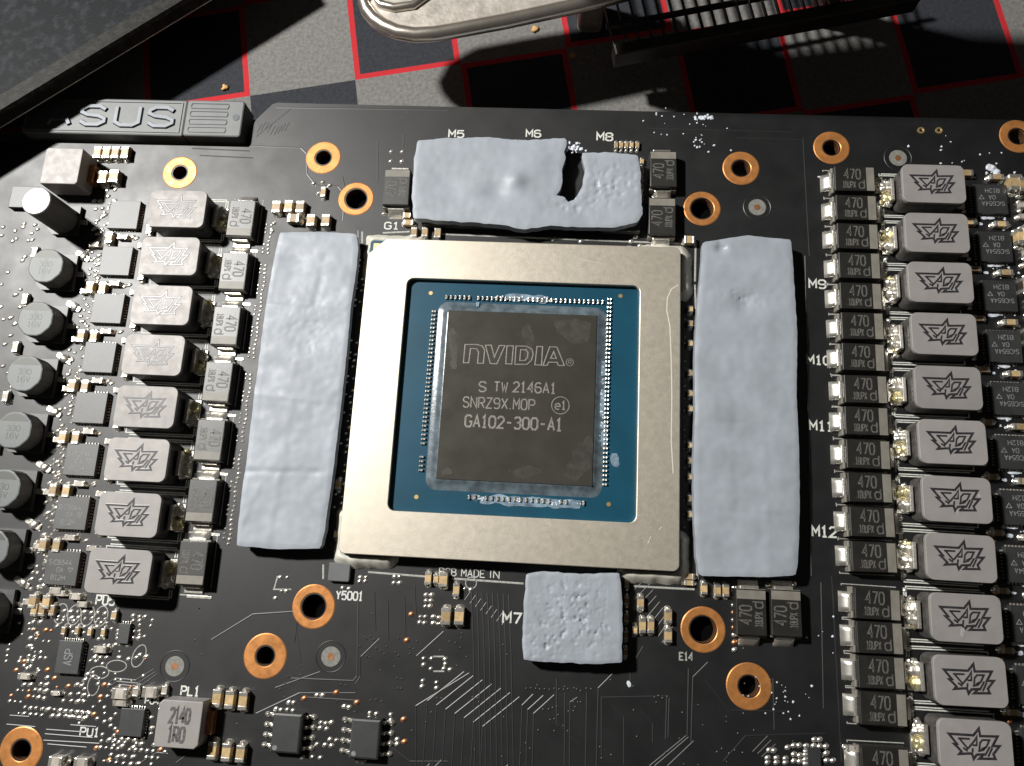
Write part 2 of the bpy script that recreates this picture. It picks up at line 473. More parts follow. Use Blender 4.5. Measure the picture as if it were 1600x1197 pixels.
RINGS = [  # x, y, outer radius, hole radius
    (-54.58, 33.89, 2.75, 1.15), (-32.05, 37.1, 2.75, 1.2), (-26.2, 30.3, 2.75, 1.62), (32.25, 37.1, 2.75, 1.3),
    (26.4, 30.3, 2.75, 1.62), (45.83, 40.87, 2.7, 1.2), (73.38, 43.51, 2.7, 1.25), (-26.15, -30.1, 2.95, 1.62),
    (-32.05, -36.85, 2.95, 1.22), (26.4, -30.15, 2.95, 1.68), (32.3, -36.9, 2.95, 1.28), (-63.54, -50.59, 2.95, 1.25)]

def board_mesh():
    c = bpy.data.curves.new('board', 'CURVE'); c.dimensions = '2D'; c.fill_mode = 'BOTH'
    c.extrude = 0.8*S; c.bevel_depth = 0.0
    def spline(pts):
        s = c.splines.new('POLY'); s.points.add(len(pts)-1)
        for p, q in zip(s.points, pts): p.co = (q[0]*S, q[1]*S, 0, 1)
        s.use_cyclic_u = True
    spline([(96, 46.2), (-40.6, 46.5), (-41.3, 46.2), (-43.6, 43.4), (-43.9, 42.6), (-43.9, 38.9), (-44.2, 38.6), (-104, 38.4), (-104, -66), (96, -66)])
    for x, y, ro, ri in RINGS:
        spline([(x + ri*math.cos(2*math.pi*k/28), y + ri*math.sin(2*math.pi*k/28)) for k in range(28)])
    o = bpy.data.objects.new('board', c); scene.collection.objects.link(o)
    dg = bpy.context.evaluated_depsgraph_get()
    me = bpy.data.meshes.new_from_object(o.evaluated_get(dg))
    bpy.data.objects.remove(o); bpy.data.curves.remove(c)
    me.materials.clear(); me.materials.append(MATS['solder_mask']); me.materials.append(MATS['board_edge'])
    for p in me.polygons:
        p.material_index = 0 if abs(p.normal.z) > 0.5 else 1
        p.use_smooth = False
    return me
board = link('circuit_board', board_mesh(), card, (0, 0, -0.8))
g = MB(); g.rbox(-6, -14, -3, 176, 96, 1.0, 'hole_shade', r=2, c=0.3)
link('backplate', g.mesh('backplate'), card)

for x, y, ro, ri in RINGS:
    g = MB(); g.annulus(0, 0, 0.0, 0.06, ri - 0.02, ro, 'copper_ring', c=0.28, down=-1.55)
    link('mounting_ring', g.mesh('mounting_ring'), card, (x, y, 0))

for x, y in [(-44.29, -38.88), (-23.09, -36.42), (34.56, 30.76), (55.59, 39.43)]:
    g = MB()
    g.cyl(0, 0, 0, 1.3, 0.03, 'fiducial', n=28)
    f = link('alignment_mark', g.mesh('alignment_mark'), card, (x, y, 0.0))
    g = MB(); g.cyl(0, 0, 0.03, 0.46, 0.03, 'copper', n=16)
    link('copper_dot', g.mesh('copper_dot'), f)
    g = MB(); g.strip([(2.0*math.cos(a*math.pi/16), 2.0*math.sin(a*math.pi/16)) for a in range(32)], 0.16, 0, 0.04, 'trace', closed=True)
    link('groove_ring', g.mesh('groove_ring'), f)

# ------------------------------------------------------------------ processor package
SUB_T = 1.75; RING_T = 2.6; DIE_T = 2.45
g = MB(); g.rbox(0, 0, 0.35, 45.6, 45.7, SUB_T - 0.35, 'substrate_blue', r=0.5, c=0.05)
gpu = link('processor_chip', g.mesh('processor_chip'), card, label='large square processor package with blue substrate and bare die')
# stiffener frame with a cut corner
def ring_mesh():
    W = 22.85; cut = 2.6; r = 0.9
    def arc(cx, cy, rr, a0, n=5): return [(cx + rr*math.cos(math.radians(a0 + 90*k/n)), cy + rr*math.sin(math.radians(a0 + 90*k/n))) for k in range(n+1)]
    out = arc(W-r, W-r, r, 0) + [(-W+cut, W), (-W+0.02, W-cut)] + arc(-W+r, -W+r, r, 180) + arc(W-r, -W+r, r, 270)
    cx, cy, hw, hh, ri = 0.22, 0.0, 16.85, 16.78, 1.0
    inn = []
    inn += arc(cx+hw-ri, cy+hh-ri, ri, 0) + arc(cx-hw+ri, cy+hh-ri, ri, 90) + arc(cx-hw+ri, cy-hh+ri, ri, 180) + arc(cx+hw-ri, cy-hh+ri, ri, 270)
    c = bpy.data.curves.new('frame', 'CURVE'); c.dimensions = '2D'; c.fill_mode = 'BOTH'
    h = (RING_T - SUB_T)/2
    c.bevel_depth = 0.10*S; c.bevel_resolution = 2; c.extrude = (h - 0.10)*S; c.offset = -0.10*S
    for pts in (out, inn):
        s = c.splines.new('POLY'); s.points.add(len(pts)-1)
        for p, q in zip(s.points, pts): p.co = (q[0]*S, q[1]*S, 0, 1)
        s.use_cyclic_u = True
    o = bpy.data.objects.new('frame', c); scene.collection.objects.link(o)
    dg = bpy.context.evaluated_depsgraph_get()
    me = bpy.data.meshes.new_from_object(o.evaluated_get(dg))
    bpy.data.objects.remove(o); bpy.data.curves.remove(c)
    me.materials.clear(); me.materials.append(MATS['nickel'])
    return me
frame = link('stiffener_frame', ring_mesh(), gpu, (0, 0, (SUB_T + RING_T)/2))
g = MB(); g.strip([(22.53, 17.13), (21.54, 16.41), (21.00, 15.04), (20.93, 13.22), (21.39, 10.86), (21.60, 6.19), (21.73, 0.69), (21.68, -5.58), (21.97, -9.94)], 0.16, 0.0, 0.006, 'stain')
link('stain_line', g.mesh('stain_line'), gpu, (0, 0, RING_T + 0.002))
for p, q in (([(20.15, -17.55), (20.49, -17.11)], 0.08), ([(18.65, -19.47), (19.06, -18.44)], 0.05), ([(-8.05, -20.17), (-6.65, -20.43)], 0.05), ([(-18.41, 8.37), (-17.81, 5.72)], 0.05), ([(8.25, 20.55), (11.50, 19.97)], 0.05), ([(-1.55, 20.71), (1.70, 21.22)], 0.05)):
    g = MB(); g.strip(p, q, 0.0, 0.005, 'stain'); link('scratch', g.mesh('scratch'), gpu, (0, 0, RING_T + 0.002))
g = MB(); g.add([(-22.3, 22.35, SUB_T+0.02), (-22.3, 20.75, SUB_T+0.02), (-20.7, 22.35, SUB_T+0.02)], [(0, 1, 2)], 'gold')
link('corner_mark', g.mesh('corner_mark'), gpu)
# underfill: a sloping fillet round the die
DX, DY, DW, DD = 0.38, -0.02, 21.4, 24.3
g = MB()
def dring(gr, z, wob=0.0):
    out = []
    for k, (x, y) in enumerate(rrect(DW + 2*gr, DD + 2*gr, 0.4 + gr*0.8, 8)):
        w = 1 + wob*noise.noise(Vector((x*0.3, y*0.3, 2.0)))
        out.append((DX + x*w, DY + y*w, z))
    return out
g.loft([dring(1.45, SUB_T+0.01, 0.02), dring(0.85, SUB_T+0.12, 0.015), dring(0.4, SUB_T+0.36), dring(0.1, SUB_T+0.58), dring(-0.05, SUB_T+0.60)], 'underfill', top=False, smooth=True)
link('underfill', g.mesh('underfill'), gpu)
g = MB(); g.rbox(DX, DY, SUB_T, DW, DD, DIE_T - SUB_T, 'silicon', c=0.05)
die = link('die', g.mesh('die'), gpu, label='dark mirror-like silicon die with engraved lettering')
g = MB()
for k, pts in enumerate(([(4.45, 11.21), (8.09, 11.64), (10.39, 10.96), (10.19, 8.58), (8.23, 7.56), (5.44, 9.34)], [(-0.80, -10.57), (2.68, -9.79), (4.47, -10.58), (1.45, -11.60)], [(7.11, -11.07), (9.13, -6.13), (10.86, -5.16), (10.74, -10.02), (8.87, -11.59)],
                         [(0.10, 10.09), (1.36, 10.62), (2.18, 8.74), (1.97, 5.43), (0.91, 4.92), (1.13, 7.75)], [(-10.12, 8.74), (-9.30, 10.21), (-8.39, 5.01), (-9.11, 2.17)], [(-9.61, -10.99), (-8.76, -10.50), (-8.16, -11.45), (-9.38, -11.77)])):
    poly = ragged(pts, 0.35, 0.35, k*5.0)
    sheet(g, poly, DIE_T, lambda x, y, d: DIE_T + 0.002 + 0.002*min(1, d), 'smudge', 0.22)
link('smudge', g.mesh('smudge'), die, kind='stuff')
# engraved marking
def outline(pts, parent, name, w=0.10, closed=True, mat='etch', z=DIE_T+0.004, h=0.01):
    g = MB()
    for p in pts: g.strip(p, w, z, h, mat, closed=closed)
    return link(name, g.mesh(name), parent)
LOGO = [
 [(-7.61, 4.39), (-7.54, 7.08), (-5.90, 7.15), (-5.08, 6.96), (-4.69, 6.37), (-4.76, 4.43), (-5.58, 4.40), (-5.54, 6.04), (-5.86, 6.55), (-6.73, 6.52), (-6.84, 4.42)],
 [(-4.63, 7.10), (-3.79, 7.13), (-3.25, 5.38), (-2.63, 7.13), (-1.83, 7.16), (-2.84, 4.43), (-3.77, 4.44)],
 [(-1.54, 7.13), (-0.63, 7.16), (-0.72, 4.48), (-1.58, 4.48)],
 [(-0.24, 7.15), (1.21, 7.18), (2.02, 6.79), (2.24, 6.05), (2.03, 5.15), (1.41, 4.53), (-0.29, 4.46)],
 [(0.44, 6.65), (1.16, 6.65), (1.50, 6.25), (1.46, 5.57), (1.12, 5.08), (0.38, 5.05)],
 [(2.73, 7.19), (3.52, 7.22), (3.49, 4.50), (2.56, 4.51)],
 [(4.53, 7.22), (5.54, 7.23), (6.71, 4.57), (5.86, 4.54), (5.69, 5.00), (4.48, 4.98), (4.28, 4.50), (3.71, 4.48)],
 [(5.13, 6.54), (4.74, 5.56), (5.53, 5.56)]]
outline(LOGO, die, 'engraved_logo', 0.15)
rx, ry = (7.44, 5.07)
outline([[(rx+0.52*math.cos(k*math.pi/8), ry+0.52*math.sin(k*math.pi/8)) for k in range(16)]], die, 'engraved_circle', 0.09)
ex, ey = (6.36, -1.17)
outline([[(ex+1.22*math.cos(k*math.pi/14), ey+1.22*math.sin(k*math.pi/14)) for k in range(28)]], die, 'engraved_circle', 0.12)
def mark(body, pos, h, w, mat, parent, z, rot=0.0, bold=0.0, name='lettering'):
    return link(name, text_mesh(body, mat, h, w, bold), parent, (pos[0], pos[1], z), rot)
mark('R', (rx, ry), 0.55, 0.45, 'etch', die, DIE_T+0.012)
mark('e1', (ex, ey), 1.15, 1.4, 'etch', die, DIE_T+0.012, bold=0.012)
mark('S', (-4.68, 1.03), 1.4, 0.95, 'etch', die, DIE_T+0.012, bold=0.008)
mark('TW', (-2.11, 1.12), 1.35, 1.85, 'etch', die, DIE_T+0.012, bold=0.008)
mark('2146A1', (2.62, 1.19), 1.4, 5.9, 'etch', die, DIE_T+0.012, bold=0.01)
mark('SNRZ9X.M0P', (-2.24, -1.27), 1.45, 10.0, 'etch', die, DIE_T+0.012, bold=0.0)
mark('GA102-300-A1', (-0.08, -3.94), 1.6, 13.4, 'etch', die, DIE_T+0.012, bold=0.016)
for x, y in [(-13.19, 14.87), (14.39, 15.43), (-12.94, -14.73), (13.42, -14.43)]:
    g = MB(); g.cyl(0, 0, 0, 0.3, 0.02, 'gold', n=12)
    link('gold_dot', g.mesh('gold_dot'), gpu, (x, y, SUB_T))
# rows of tiny capacitors beside the die
g = MB(); g2 = MB()
def tiny(mb, x, y, along):
    w, d = (0.30, 0.62) if along == 'x' else (0.62, 0.30)
    for s in (-1, 1):
        ox, oy = (0, s*0.2) if along == 'x' else (s*0.2, 0)
        mb.rbox(x+ox, y+oy, SUB_T, w if along == 'x' else 0.22, 0.22 if along == 'x' else d, 0.34, 'tin', c=0.09)
    mb.rbox(x, y, SUB_T, w*0.9 if along == 'x' else 0.3, 0.3 if along == 'x' else d*0.9, 0.28, 'ceramic_grey', c=0.05)
def row(a, b, n, along, skip=()):
    a = Vector(a); b = Vector(b)
    for k in range(n):
        if k in skip: continue
        p = a + (b-a)*k/(n-1)
        tiny(g, p.x, p.y, along)
row((-10.77, 14.27), (11.88, 14.32), 35, 'x', (6, 17))
row((12.83, 14.79), (12.82, -11.79), 44, 'y')
row((-12.44, 12.01), (-12.58, -11.69), 39, 'y', (32, 33, 38))
row((-5.63, -14.43), (10.03, -14.44), 21, 'x', (2, 15, 18, 19))
link('tiny_capacitors', g.mesh('tiny_capacitors'), gpu, kind='stuff')
# corner glue
def glue(name_pts, seed):
    g = MB()
    poly = ragged(name_pts, 0.5, 0.18, seed)
    def hf(x, y, d): return 0.02 + 0.5*math.sqrt(min(1, d/1.0)) + 0.9*min(1, d/1.2) + 0.15*noise.noise(Vector((x*0.8, y*0.8, seed)))
    sheet(g, poly, 0.0, hf, 'glue', 0.3)
    link('corner_glue', g.mesh('corner_glue'), gpu)
glue([(-24.0, 24.1), (-22.5, 24.5), (-15.2, 24.4), (-14.6, 23.4), (-15.3, 22.2), (-22.2, 22.2), (-22.2, 17.2), (-23.3, 16.6), (-24.1, 17.6)], 1)
glue([(14.5, 23.8), (20.5, 24.4), (23.8, 24.0), (24.9, 22.5), (24.9, 16.4), (24.3, 15.4), (22.0, 15.8), (22.0, 22.2), (15, 22.2)], 4)
glue([(-24.3, -17.4), (-23.3, -16.2), (-22.2, -16.6), (-22.2, -22.2), (-15.6, -22.2), (-14.6, -23.2), (-16.0, -24.6), (-22.0, -24.8), (-24.0, -24.0)], 7)
glue([(15.2, -22.2), (22.2, -22.2), (22.2, -17.6), (23.6, -17.4), (24.6, -18.2), (24.6, -23.4), (23.4, -24.6), (16.0, -24.7), (14.8, -23.6)], 9)

# ------------------------------------------------------------------ power inductors
SAP_OUT = [(55.40, -10.23), (58.33, -10.23), (59.04, -9.41), (59.13, -10.27), (61.20, -10.19), (60.52, -11.31), (61.34, -11.28), (60.54, -12.24), (60.75, -12.75), (58.85, -12.84), (59.39, -12.32), (58.56, -12.41), (58.17, -12.90), (58.02, -12.33), (57.77, -12.32), (56.51, -12.45), (56.78, -12.15), (56.35, -11.70), (55.96, -11.35), (56.29, -11.31)]
SAP_IN = [[(56.45, -10.68), (57.87, -10.67)], [(56.67, -10.73), (57.52, -11.74), (57.41, -12.00), (56.99, -11.70)],
          [(57.58, -11.78), (58.48, -10.76), (58.73, -10.32), (58.64, -11.34), (58.14, -11.37)], [(58.16, -11.69), (58.08, -12.18)],
          [(58.92, -11.86), (59.05, -11.06), (59.38, -10.69), (60.20, -10.67), (59.77, -11.47), (59.14, -11.78)],
          [(59.52, -12.48), (60.19, -11.42)], [(59.90, -12.56), (60.48, -11.50)], [(58.75, -12.01), (59.40, -11.83), (59.65, -11.54)]]
lc = (58.56, -11.45)
def sap_mesh():
    g = MB()
    q = lambda pts: [((x-lc[0]), (y-lc[1])) for x, y in pts]
    g.strip(q(SAP_OUT), 0.30, 4.0, 0.012, 'ink_dark', closed=True)
    for p in SAP_IN: g.strip(q(p), 0.24, 4.0, 0.012, 'ink_dark')
    return g.mesh('printed_logo')
SAP = sap_mesh()
def core_mesh():
    g = MB()
    g.rbox(0, 0, 0.25, 8.62, 5.8, 3.22, 'core_grey', r=0.9, c=0.05)
    return g.mesh('core')
def plate_mesh():
    g = MB(); g.rbox(0, 0, 3.45, 8.75, 5.95, 0.55, 'plate_grey', r=0.95, c=0.07, n=6)
    return g.mesh('inductor')
CORE = core_mesh(); PLATE = plate_mesh()
def terminal_mesh(side, seed, copper):
    g = MB()
    g.rbox(side*4.95, 0.0, 0.0, 0.55, 3.5, 2.1, 'copper' if copper else 'tin', c=0.12)
    g.rbox(side*5.6, 0.0, 0.0, 1.1, 3.9, 0.25, 'tin', c=0.08)
    return g.mesh('terminal')
def joint_mesh(side, seed):
    g = MB()
    random.seed(seed)
    for k, (dx, dy, r) in enumerate(((5.35, 0.75, 0.85), (5.3, -0.75, 0.82), (4.95, -1.55, 0.6), (5.25, 1.6, 0.5))):
        g.lump(side*(dx + random.uniform(-.1, .15)), dy + random.uniform(-.25, .25), 0.5, r*random.uniform(.85, 1.1), 'flux_solder' if (seed + k) % 4 == 1 else 'tin_smooth', 0.85, seed + k*5.3, 3)
    return g.mesh('solder_joint')
TERM = {(s, c): terminal_mesh(s, 0, c) for s in (-1, 1) for c in (False, True)}
JOINT = [joint_mesh(-1, k) for k in range(5)]
JOINT_R = [joint_mesh(1, k + 20) for k in range(3)]
def bracket_mesh(flip):
    """White printed corner lines round an inductor."""
    g = MB()
    for sy in (1, -1):
        for k, o in enumerate((0.0, 0.32)):
            g.strip([(flip*(-5.85+o), sy*2.15), (flip*(-5.85+o), sy*(3.2+0.28*k)), (flip*(4.6-0.6*k), sy*(3.2+0.28*k))], 0.16, 0.0, 0.02, 'silkscreen')
        g.strip([(flip*4.5, sy*3.2), (flip*4.5, sy*2.6)], 0.16, 0.0, 0.02, 'silkscreen')
    return g.mesh('printed_outline')
BR = {1: bracket_mesh(1), -1: bracket_mesh(-1)}
def inductor(x, y, side, k):
    jr = random.Random(k*7 + (0 if side > 0 else 100))
    o = link('inductor', PLATE, card, (x + jr.uniform(-.06, .06), y + jr.uniform(-.06, .06), 0), math.radians(jr.uniform(-.7, .7)))
    link('core', CORE, o)
    link('printed_logo', SAP, o)
    link('terminal', TERM[(-1, side < 0)], o); link('terminal', TERM[(1, side > 0)], o)
    link('solder_joint', JOINT[k % 5], o) if side > 0 else link('solder_joint', JOINT_R[k % 3], o)
    link('printed_outline', BR[side], o)
    return o
for k in range(11): inductor(58.51, 33.21 - 7.4825*k, 1, k)
for k in range(8): inductor(-51.93, 25.97 - 7.5313*k, -1, k)
# two chokes of other kinds
def choke(x, y, w, d, h, chamf, plain, texts=()):
    g = MB()
    pts = [(w/2, d/2-0.15), (w/2-0.15, d/2), (-w/2+chamf, d/2), (-w/2, d/2-chamf), (-w/2, -d/2+0.15), (-w/2+0.15, -d/2), (w/2-chamf, -d/2), (w/2, -d/2+chamf)]
    def rg(k, z): return [(px*k, py*k, z) for px, py in pts]
    g.loft([rg(1.0, 0.2), rg(1.0, h-0.15), rg(0.985, h-0.04), rg(0.96, h)], 'plate_grey')
    o = link('choke', g.mesh('choke'), card, (x, y, 0))
    for s in (-1, 1):
        g = MB(); g.rbox(s*(w/2+0.35), 0, 0, 0.9, d*0.5, h*0.45, 'copper' if s > 0 else 'tin', c=0.1)
        link('terminal', g.mesh('terminal'), o)
    for body, tx, ty, th, tw, rot in texts:
        mark(body, (tx, ty), th, tw, 'ink_soft', o, h+0.012, rot, 0.03)
    return o
choke(-41.35, -45.45, 5.9, 5.75, 3.0, 0.5, False, (('2140', 0.05, 1.05, 1.75, 2.6, 0.0), ('1R0', -0.1, -1.25, 1.75, 2.1, 0.0)))
choke(-71.0, 32.45, 5.9, 6.0, 4.0, 0.35, True)

# ------------------------------------------------------------------ polymer capacitors
def sp_body():
    g = MB(); g.rbox(0.0, 0, 0.08, 5.95, 4.05, 1.85, 'cap_body', r=0.12, c=0.10, taper=0.06, n=2)
    return g.mesh('polymer_capacitor')
def sp_stripe():
    g = MB(); g.rbox(2.22, 0, 1.9, 1.12, 3.72, 0.045, 'cap_stripe', c=0.015)
    g.rbox(2.94, 0, 0.3, 0.06, 3.9, 1.45, 'cap_stripe', c=0.01)
    return g.mesh('polarity_stripe')
def sp_term(s):
    g = MB()
    g.rbox(s*3.15, 0, 0.0, 0.45, 2.5, 1.15, 'tin', c=0.12)
    g.rbox(s*3.65, 0, 0.0, 0.9, 2.7, 0.28, 'tin', c=0.1)
    if s < 0:
        for y in (-1.55, 1.55): g.rbox(-3.0, y, 0.0, 0.35, 0.9, 1.25, 'cap_stripe', c=0.1)
        prof = [(-2.98, 1.02), (-3.25, 0.98), (-3.55, 0.84), (-3.85, 0.62), (-4.15, 0.34), (-4.38, 0.0)]
        g.loft([[(x, y*1.22*(1 - 0.10*(k/5)**2), z) for y in (-1, -0.93, -0.5, 0, 0.5, 0.93, 1)] if False else
                [(x, y*1.34, z*(0.25 if abs(y) == 1 else 1.0)) for y in (-1, -0.9, -0.45, 0, 0.45, 0.9, 1)] for k, (x, z) in enumerate(prof)], 'tin_smooth', top=False, smooth=True, closed=False)
    return g.mesh('terminal')
def sp_print():
    g = MB()
    for y in (2.27, -2.27): g.strip([(-3.9, y*0.9), (-3.9, y), (3.2, y)], 0.13, 0, 0.02, 'dim_silkscreen')
    g.strip([(4.35, 2.0), (4.35, -2.0)], 0.2, 0, 0.02, 'dim_silkscreen')
    return g.mesh('printed_outline')
SPB, SPS, SPT, SPP = sp_body(), sp_stripe(), {-1: sp_term(-1), 1: sp_term(1)}, sp_print()
T470 = text_mesh('470', 'laser_grey', 1.5, 2.3, 0.0)
T18 = text_mesh('.18UPX', 'laser_grey', 0.95, 2.0, 0.006)
TD = text_mesh('d', 'laser_grey', 1.35, 0.75, 0.0)
def sp_cap(x, y, rot, outline_print=True):
    jr = random.Random(int(x*31 + y*17))
    o = link('polymer_capacitor', SPB, card, (x + jr.uniform(-.07, .07), y + jr.uniform(-.05, .05), 0), rot + math.radians(jr.uniform(-.8, .8)))
    link('polarity_stripe', SPS, o)
    for s in (-1, 1): link('terminal', SPT[s], o)
    link('lettering', T470, o, (-0.35, 0.75, 1.942)); link('lettering', T18, o, (-0.95, -0.95, 1.942)); link('lettering', TD, o, (0.95, -0.82, 1.942))
    if outline_print: link('printed_outline', SPP, o)
    return o
for k in range(-1, 12): sp_cap(48.35, 30.25 - 4.53*k, 0)
for y in (-25.55, -29.75, -34.05, -38.4, -44.9): sp_cap(48.55, y, 0)
for k in range(7): sp_cap(-43.0, 25.75 - 8.49*k, -math.pi/2)
sp_cap(-19.6, 31.5, math.pi/2, False); sp_cap(20.35, 35.6, math.pi/2, False); sp_cap(20.25, 28.0, math.pi/2, False)
sp_cap(32.35, -27.5, math.pi/2, False); sp_cap(36.85, -27.4, math.pi/2, False)

# ------------------------------------------------------------------ can capacitors
def can_mesh(r, h, mat):
    g = MB()
    if mat == 'alu_bright':
        g.cyl(0, 0, 0.5, r, h-0.72, 'can_side_shade', n=40)
        g.cyl(0, 0, h-0.24, r-0.02, 0.24, mat, n=40, c=0.2)
    else:
        def oct_(q, z):
            out = []
            for i in range(8):
                for d in (-0.13, 0.13):
                    a = math.radians(22.5 + 45*i) + d
                    out.append((q*math.cos(a), q*math.sin(a), z))
            return out
        g.loft([oct_(r, 0.4), oct_(r, h-0.2)], 'can_side_shade', top=False)
        g.loft([oct_(r, h-0.2), oct_(r-0.05, h-0.05), oct_(r-0.2, h)], mat)
    return g.mesh('can_capacitor')
def can_base(r):
    g = MB(); w = 2*r + 0.3
    pts = [(w/2, w/2), (-w/2+0.9, w/2), (-w/2, w/2-0.9), (-w/2, -w/2+0.9), (-w/2+0.9, -w/2), (w/2, -w/2)]
    g.loft([[(x, y, 0.05) for x, y in pts], [(x, y, 0.75) for x, y in pts]], 'chip_black')
    return g.mesh('base')
def can_lead(r, s):
    g = MB(); g.rbox(s*(r+0.55), 0, 0, 1.3, 0.8, 0.2, 'tin', c=0.06)
    return g.mesh('lead')
def can_ink(r, h):
    g = MB(); a0 = math.radians(32); rr = r*0.87
    pts = [(rr*math.cos(a0 + (math.pi-2*a0)*k/14), rr*math.sin(a0 + (math.pi-2*a0)*k/14), h+0.008) for k in range(15)]
    g.add(pts, [tuple(range(15))], 'alu_ink')
    return g.mesh('polarity_mark')
def can(x, y, r, h, ink=True):
    o = link('can_capacitor', can_mesh(r, h, 'aluminium' if ink else 'alu_bright'), card, (x, y, 0))
    link('base', can_base(r), o); [link('lead', can_lead(r, s), o) for s in (-1, 1)]
    if ink:
        link('polarity_mark', can_ink(r, h), o)
        for t, yy in (('330', 0.25), ('16V', -0.85)): mark(t, (0, yy), 0.75, 1.9, 'alu_ink', o, h+0.01)
        g = MB(); g.strip([(0, 1.2), (0, -2.0)], 0.5, h+0.004, 0.006, 'bar_metal'); link('printed_line', g.mesh('printed_line'), o)
can(-71.3, 25.0, 2.2, 7.4, False)
for k in range(7): can(-70.85, 16.5 - 8.25*k, 2.72, 3.4)

# ------------------------------------------------------------------ driver chips
def qfn(w, d, h, n, name, mat='chip_black'):
    g = MB(); g.rbox(0, 0, 0.05, w, d, h, mat, c=0.05); b = g.mesh(name)
    g = MB()
    for k in range(n):
        t = (k - (n-1)/2)
        for s in (-1, 1):
            g.rbox(s*(w/2+0.08), t*d*0.86/n, 0, 0.34, d*0.42/n, 0.16, 'tin', c=0.05)
            g.rbox(t*w*0.86/n, s*(d/2+0.08), 0, w*0.42/n, 0.34, 0.16, 'tin', c=0.05)
    return b, g.mesh('pins')
DR_B, DR_P = qfn(4.7, 4.6, 0.75, 9, 'driver_chip')
TRI = MB(); TRI.strip([(-0.35, 0.3), (0.35, 0.3), (0, -0.3)], 0.09, 0.8, 0.01, 'chip_text', closed=True); TRI = TRI.mesh('printed_triangle')
def driver(x, y, flip, text=True):
    o = link('driver_chip', DR_B, card, (x, y, 0), math.pi if flip else 0)
    p = link('pins', DR_P, o); p['kind'] = 'stuff'
    if text:
        for t, yy, w in (('SiC654A', 0.75, 3.2), ('0A', -0.25, 0.9), ('812H', -1.3, 2.0)):
            mark(t, (-0.3 if t != '0A' else -0.2, yy), 0.62, w, 'chip_text', o, 0.812)
        link('printed_triangle', TRI, o, (1.3, -0.25, 0.0))
    return o
for k in range(11): driver(68.15, 32.75 - 7.4825*k, True)
for k in range(8): driver(-61.9, 26.2 - 7.58*k, False, k > 4)

# ------------------------------------------------------------------ ceramic chip capacitors
CC = {}
def chip_cap(x, y, w, d, mat='ceramic', hh=None):
    """Tan ceramic block with two tinned ends along its longer side."""
    w = max(w, 0.45); d = max(d, 0.45)
    key = (round(w, 1), round(d, 1), mat)
    if key not in CC:
        w, d = key[0], key[1]; h = min(w, d)*0.85
        vert = d >= w; L = max(w, d)
        g = MB(); g.rbox(0, 0, 0.03, w*0.94 if vert else w*0.7, d*0.7 if vert else d*0.94, h, mat, c=0.05)
        b = g.mesh('chip_capacitor'); ends = []
        for s in (-1, 1):
            g = MB(); e = L*0.26
            if vert:
                g.rbox(0, s*(d/2 - e/2), 0, w, e, h+0.05, 'tin', r=0.06, c=0.09, n=2)
                g.dome(0, s*(d/2 + 0.1), 0, w*0.5, 0.34, h*0.5, 'tin')
            else:
                g.rbox(s*(w/2 - e/2), 0, 0, e, d, h+0.05, 'tin', r=0.06, c=0.09, n=2)
                g.dome(s*(w/2 + 0.1), 0, 0, 0.34, d*0.5, h*0.5, 'tin')
            ends.append(g.mesh('end_cap'))
        CC[key] = (b, ends)
    b, ends = CC[key]
    o = link('chip_capacitor', b, card, (x, y, 0))
    for e in ends: link('end_cap', e, o)
    return o
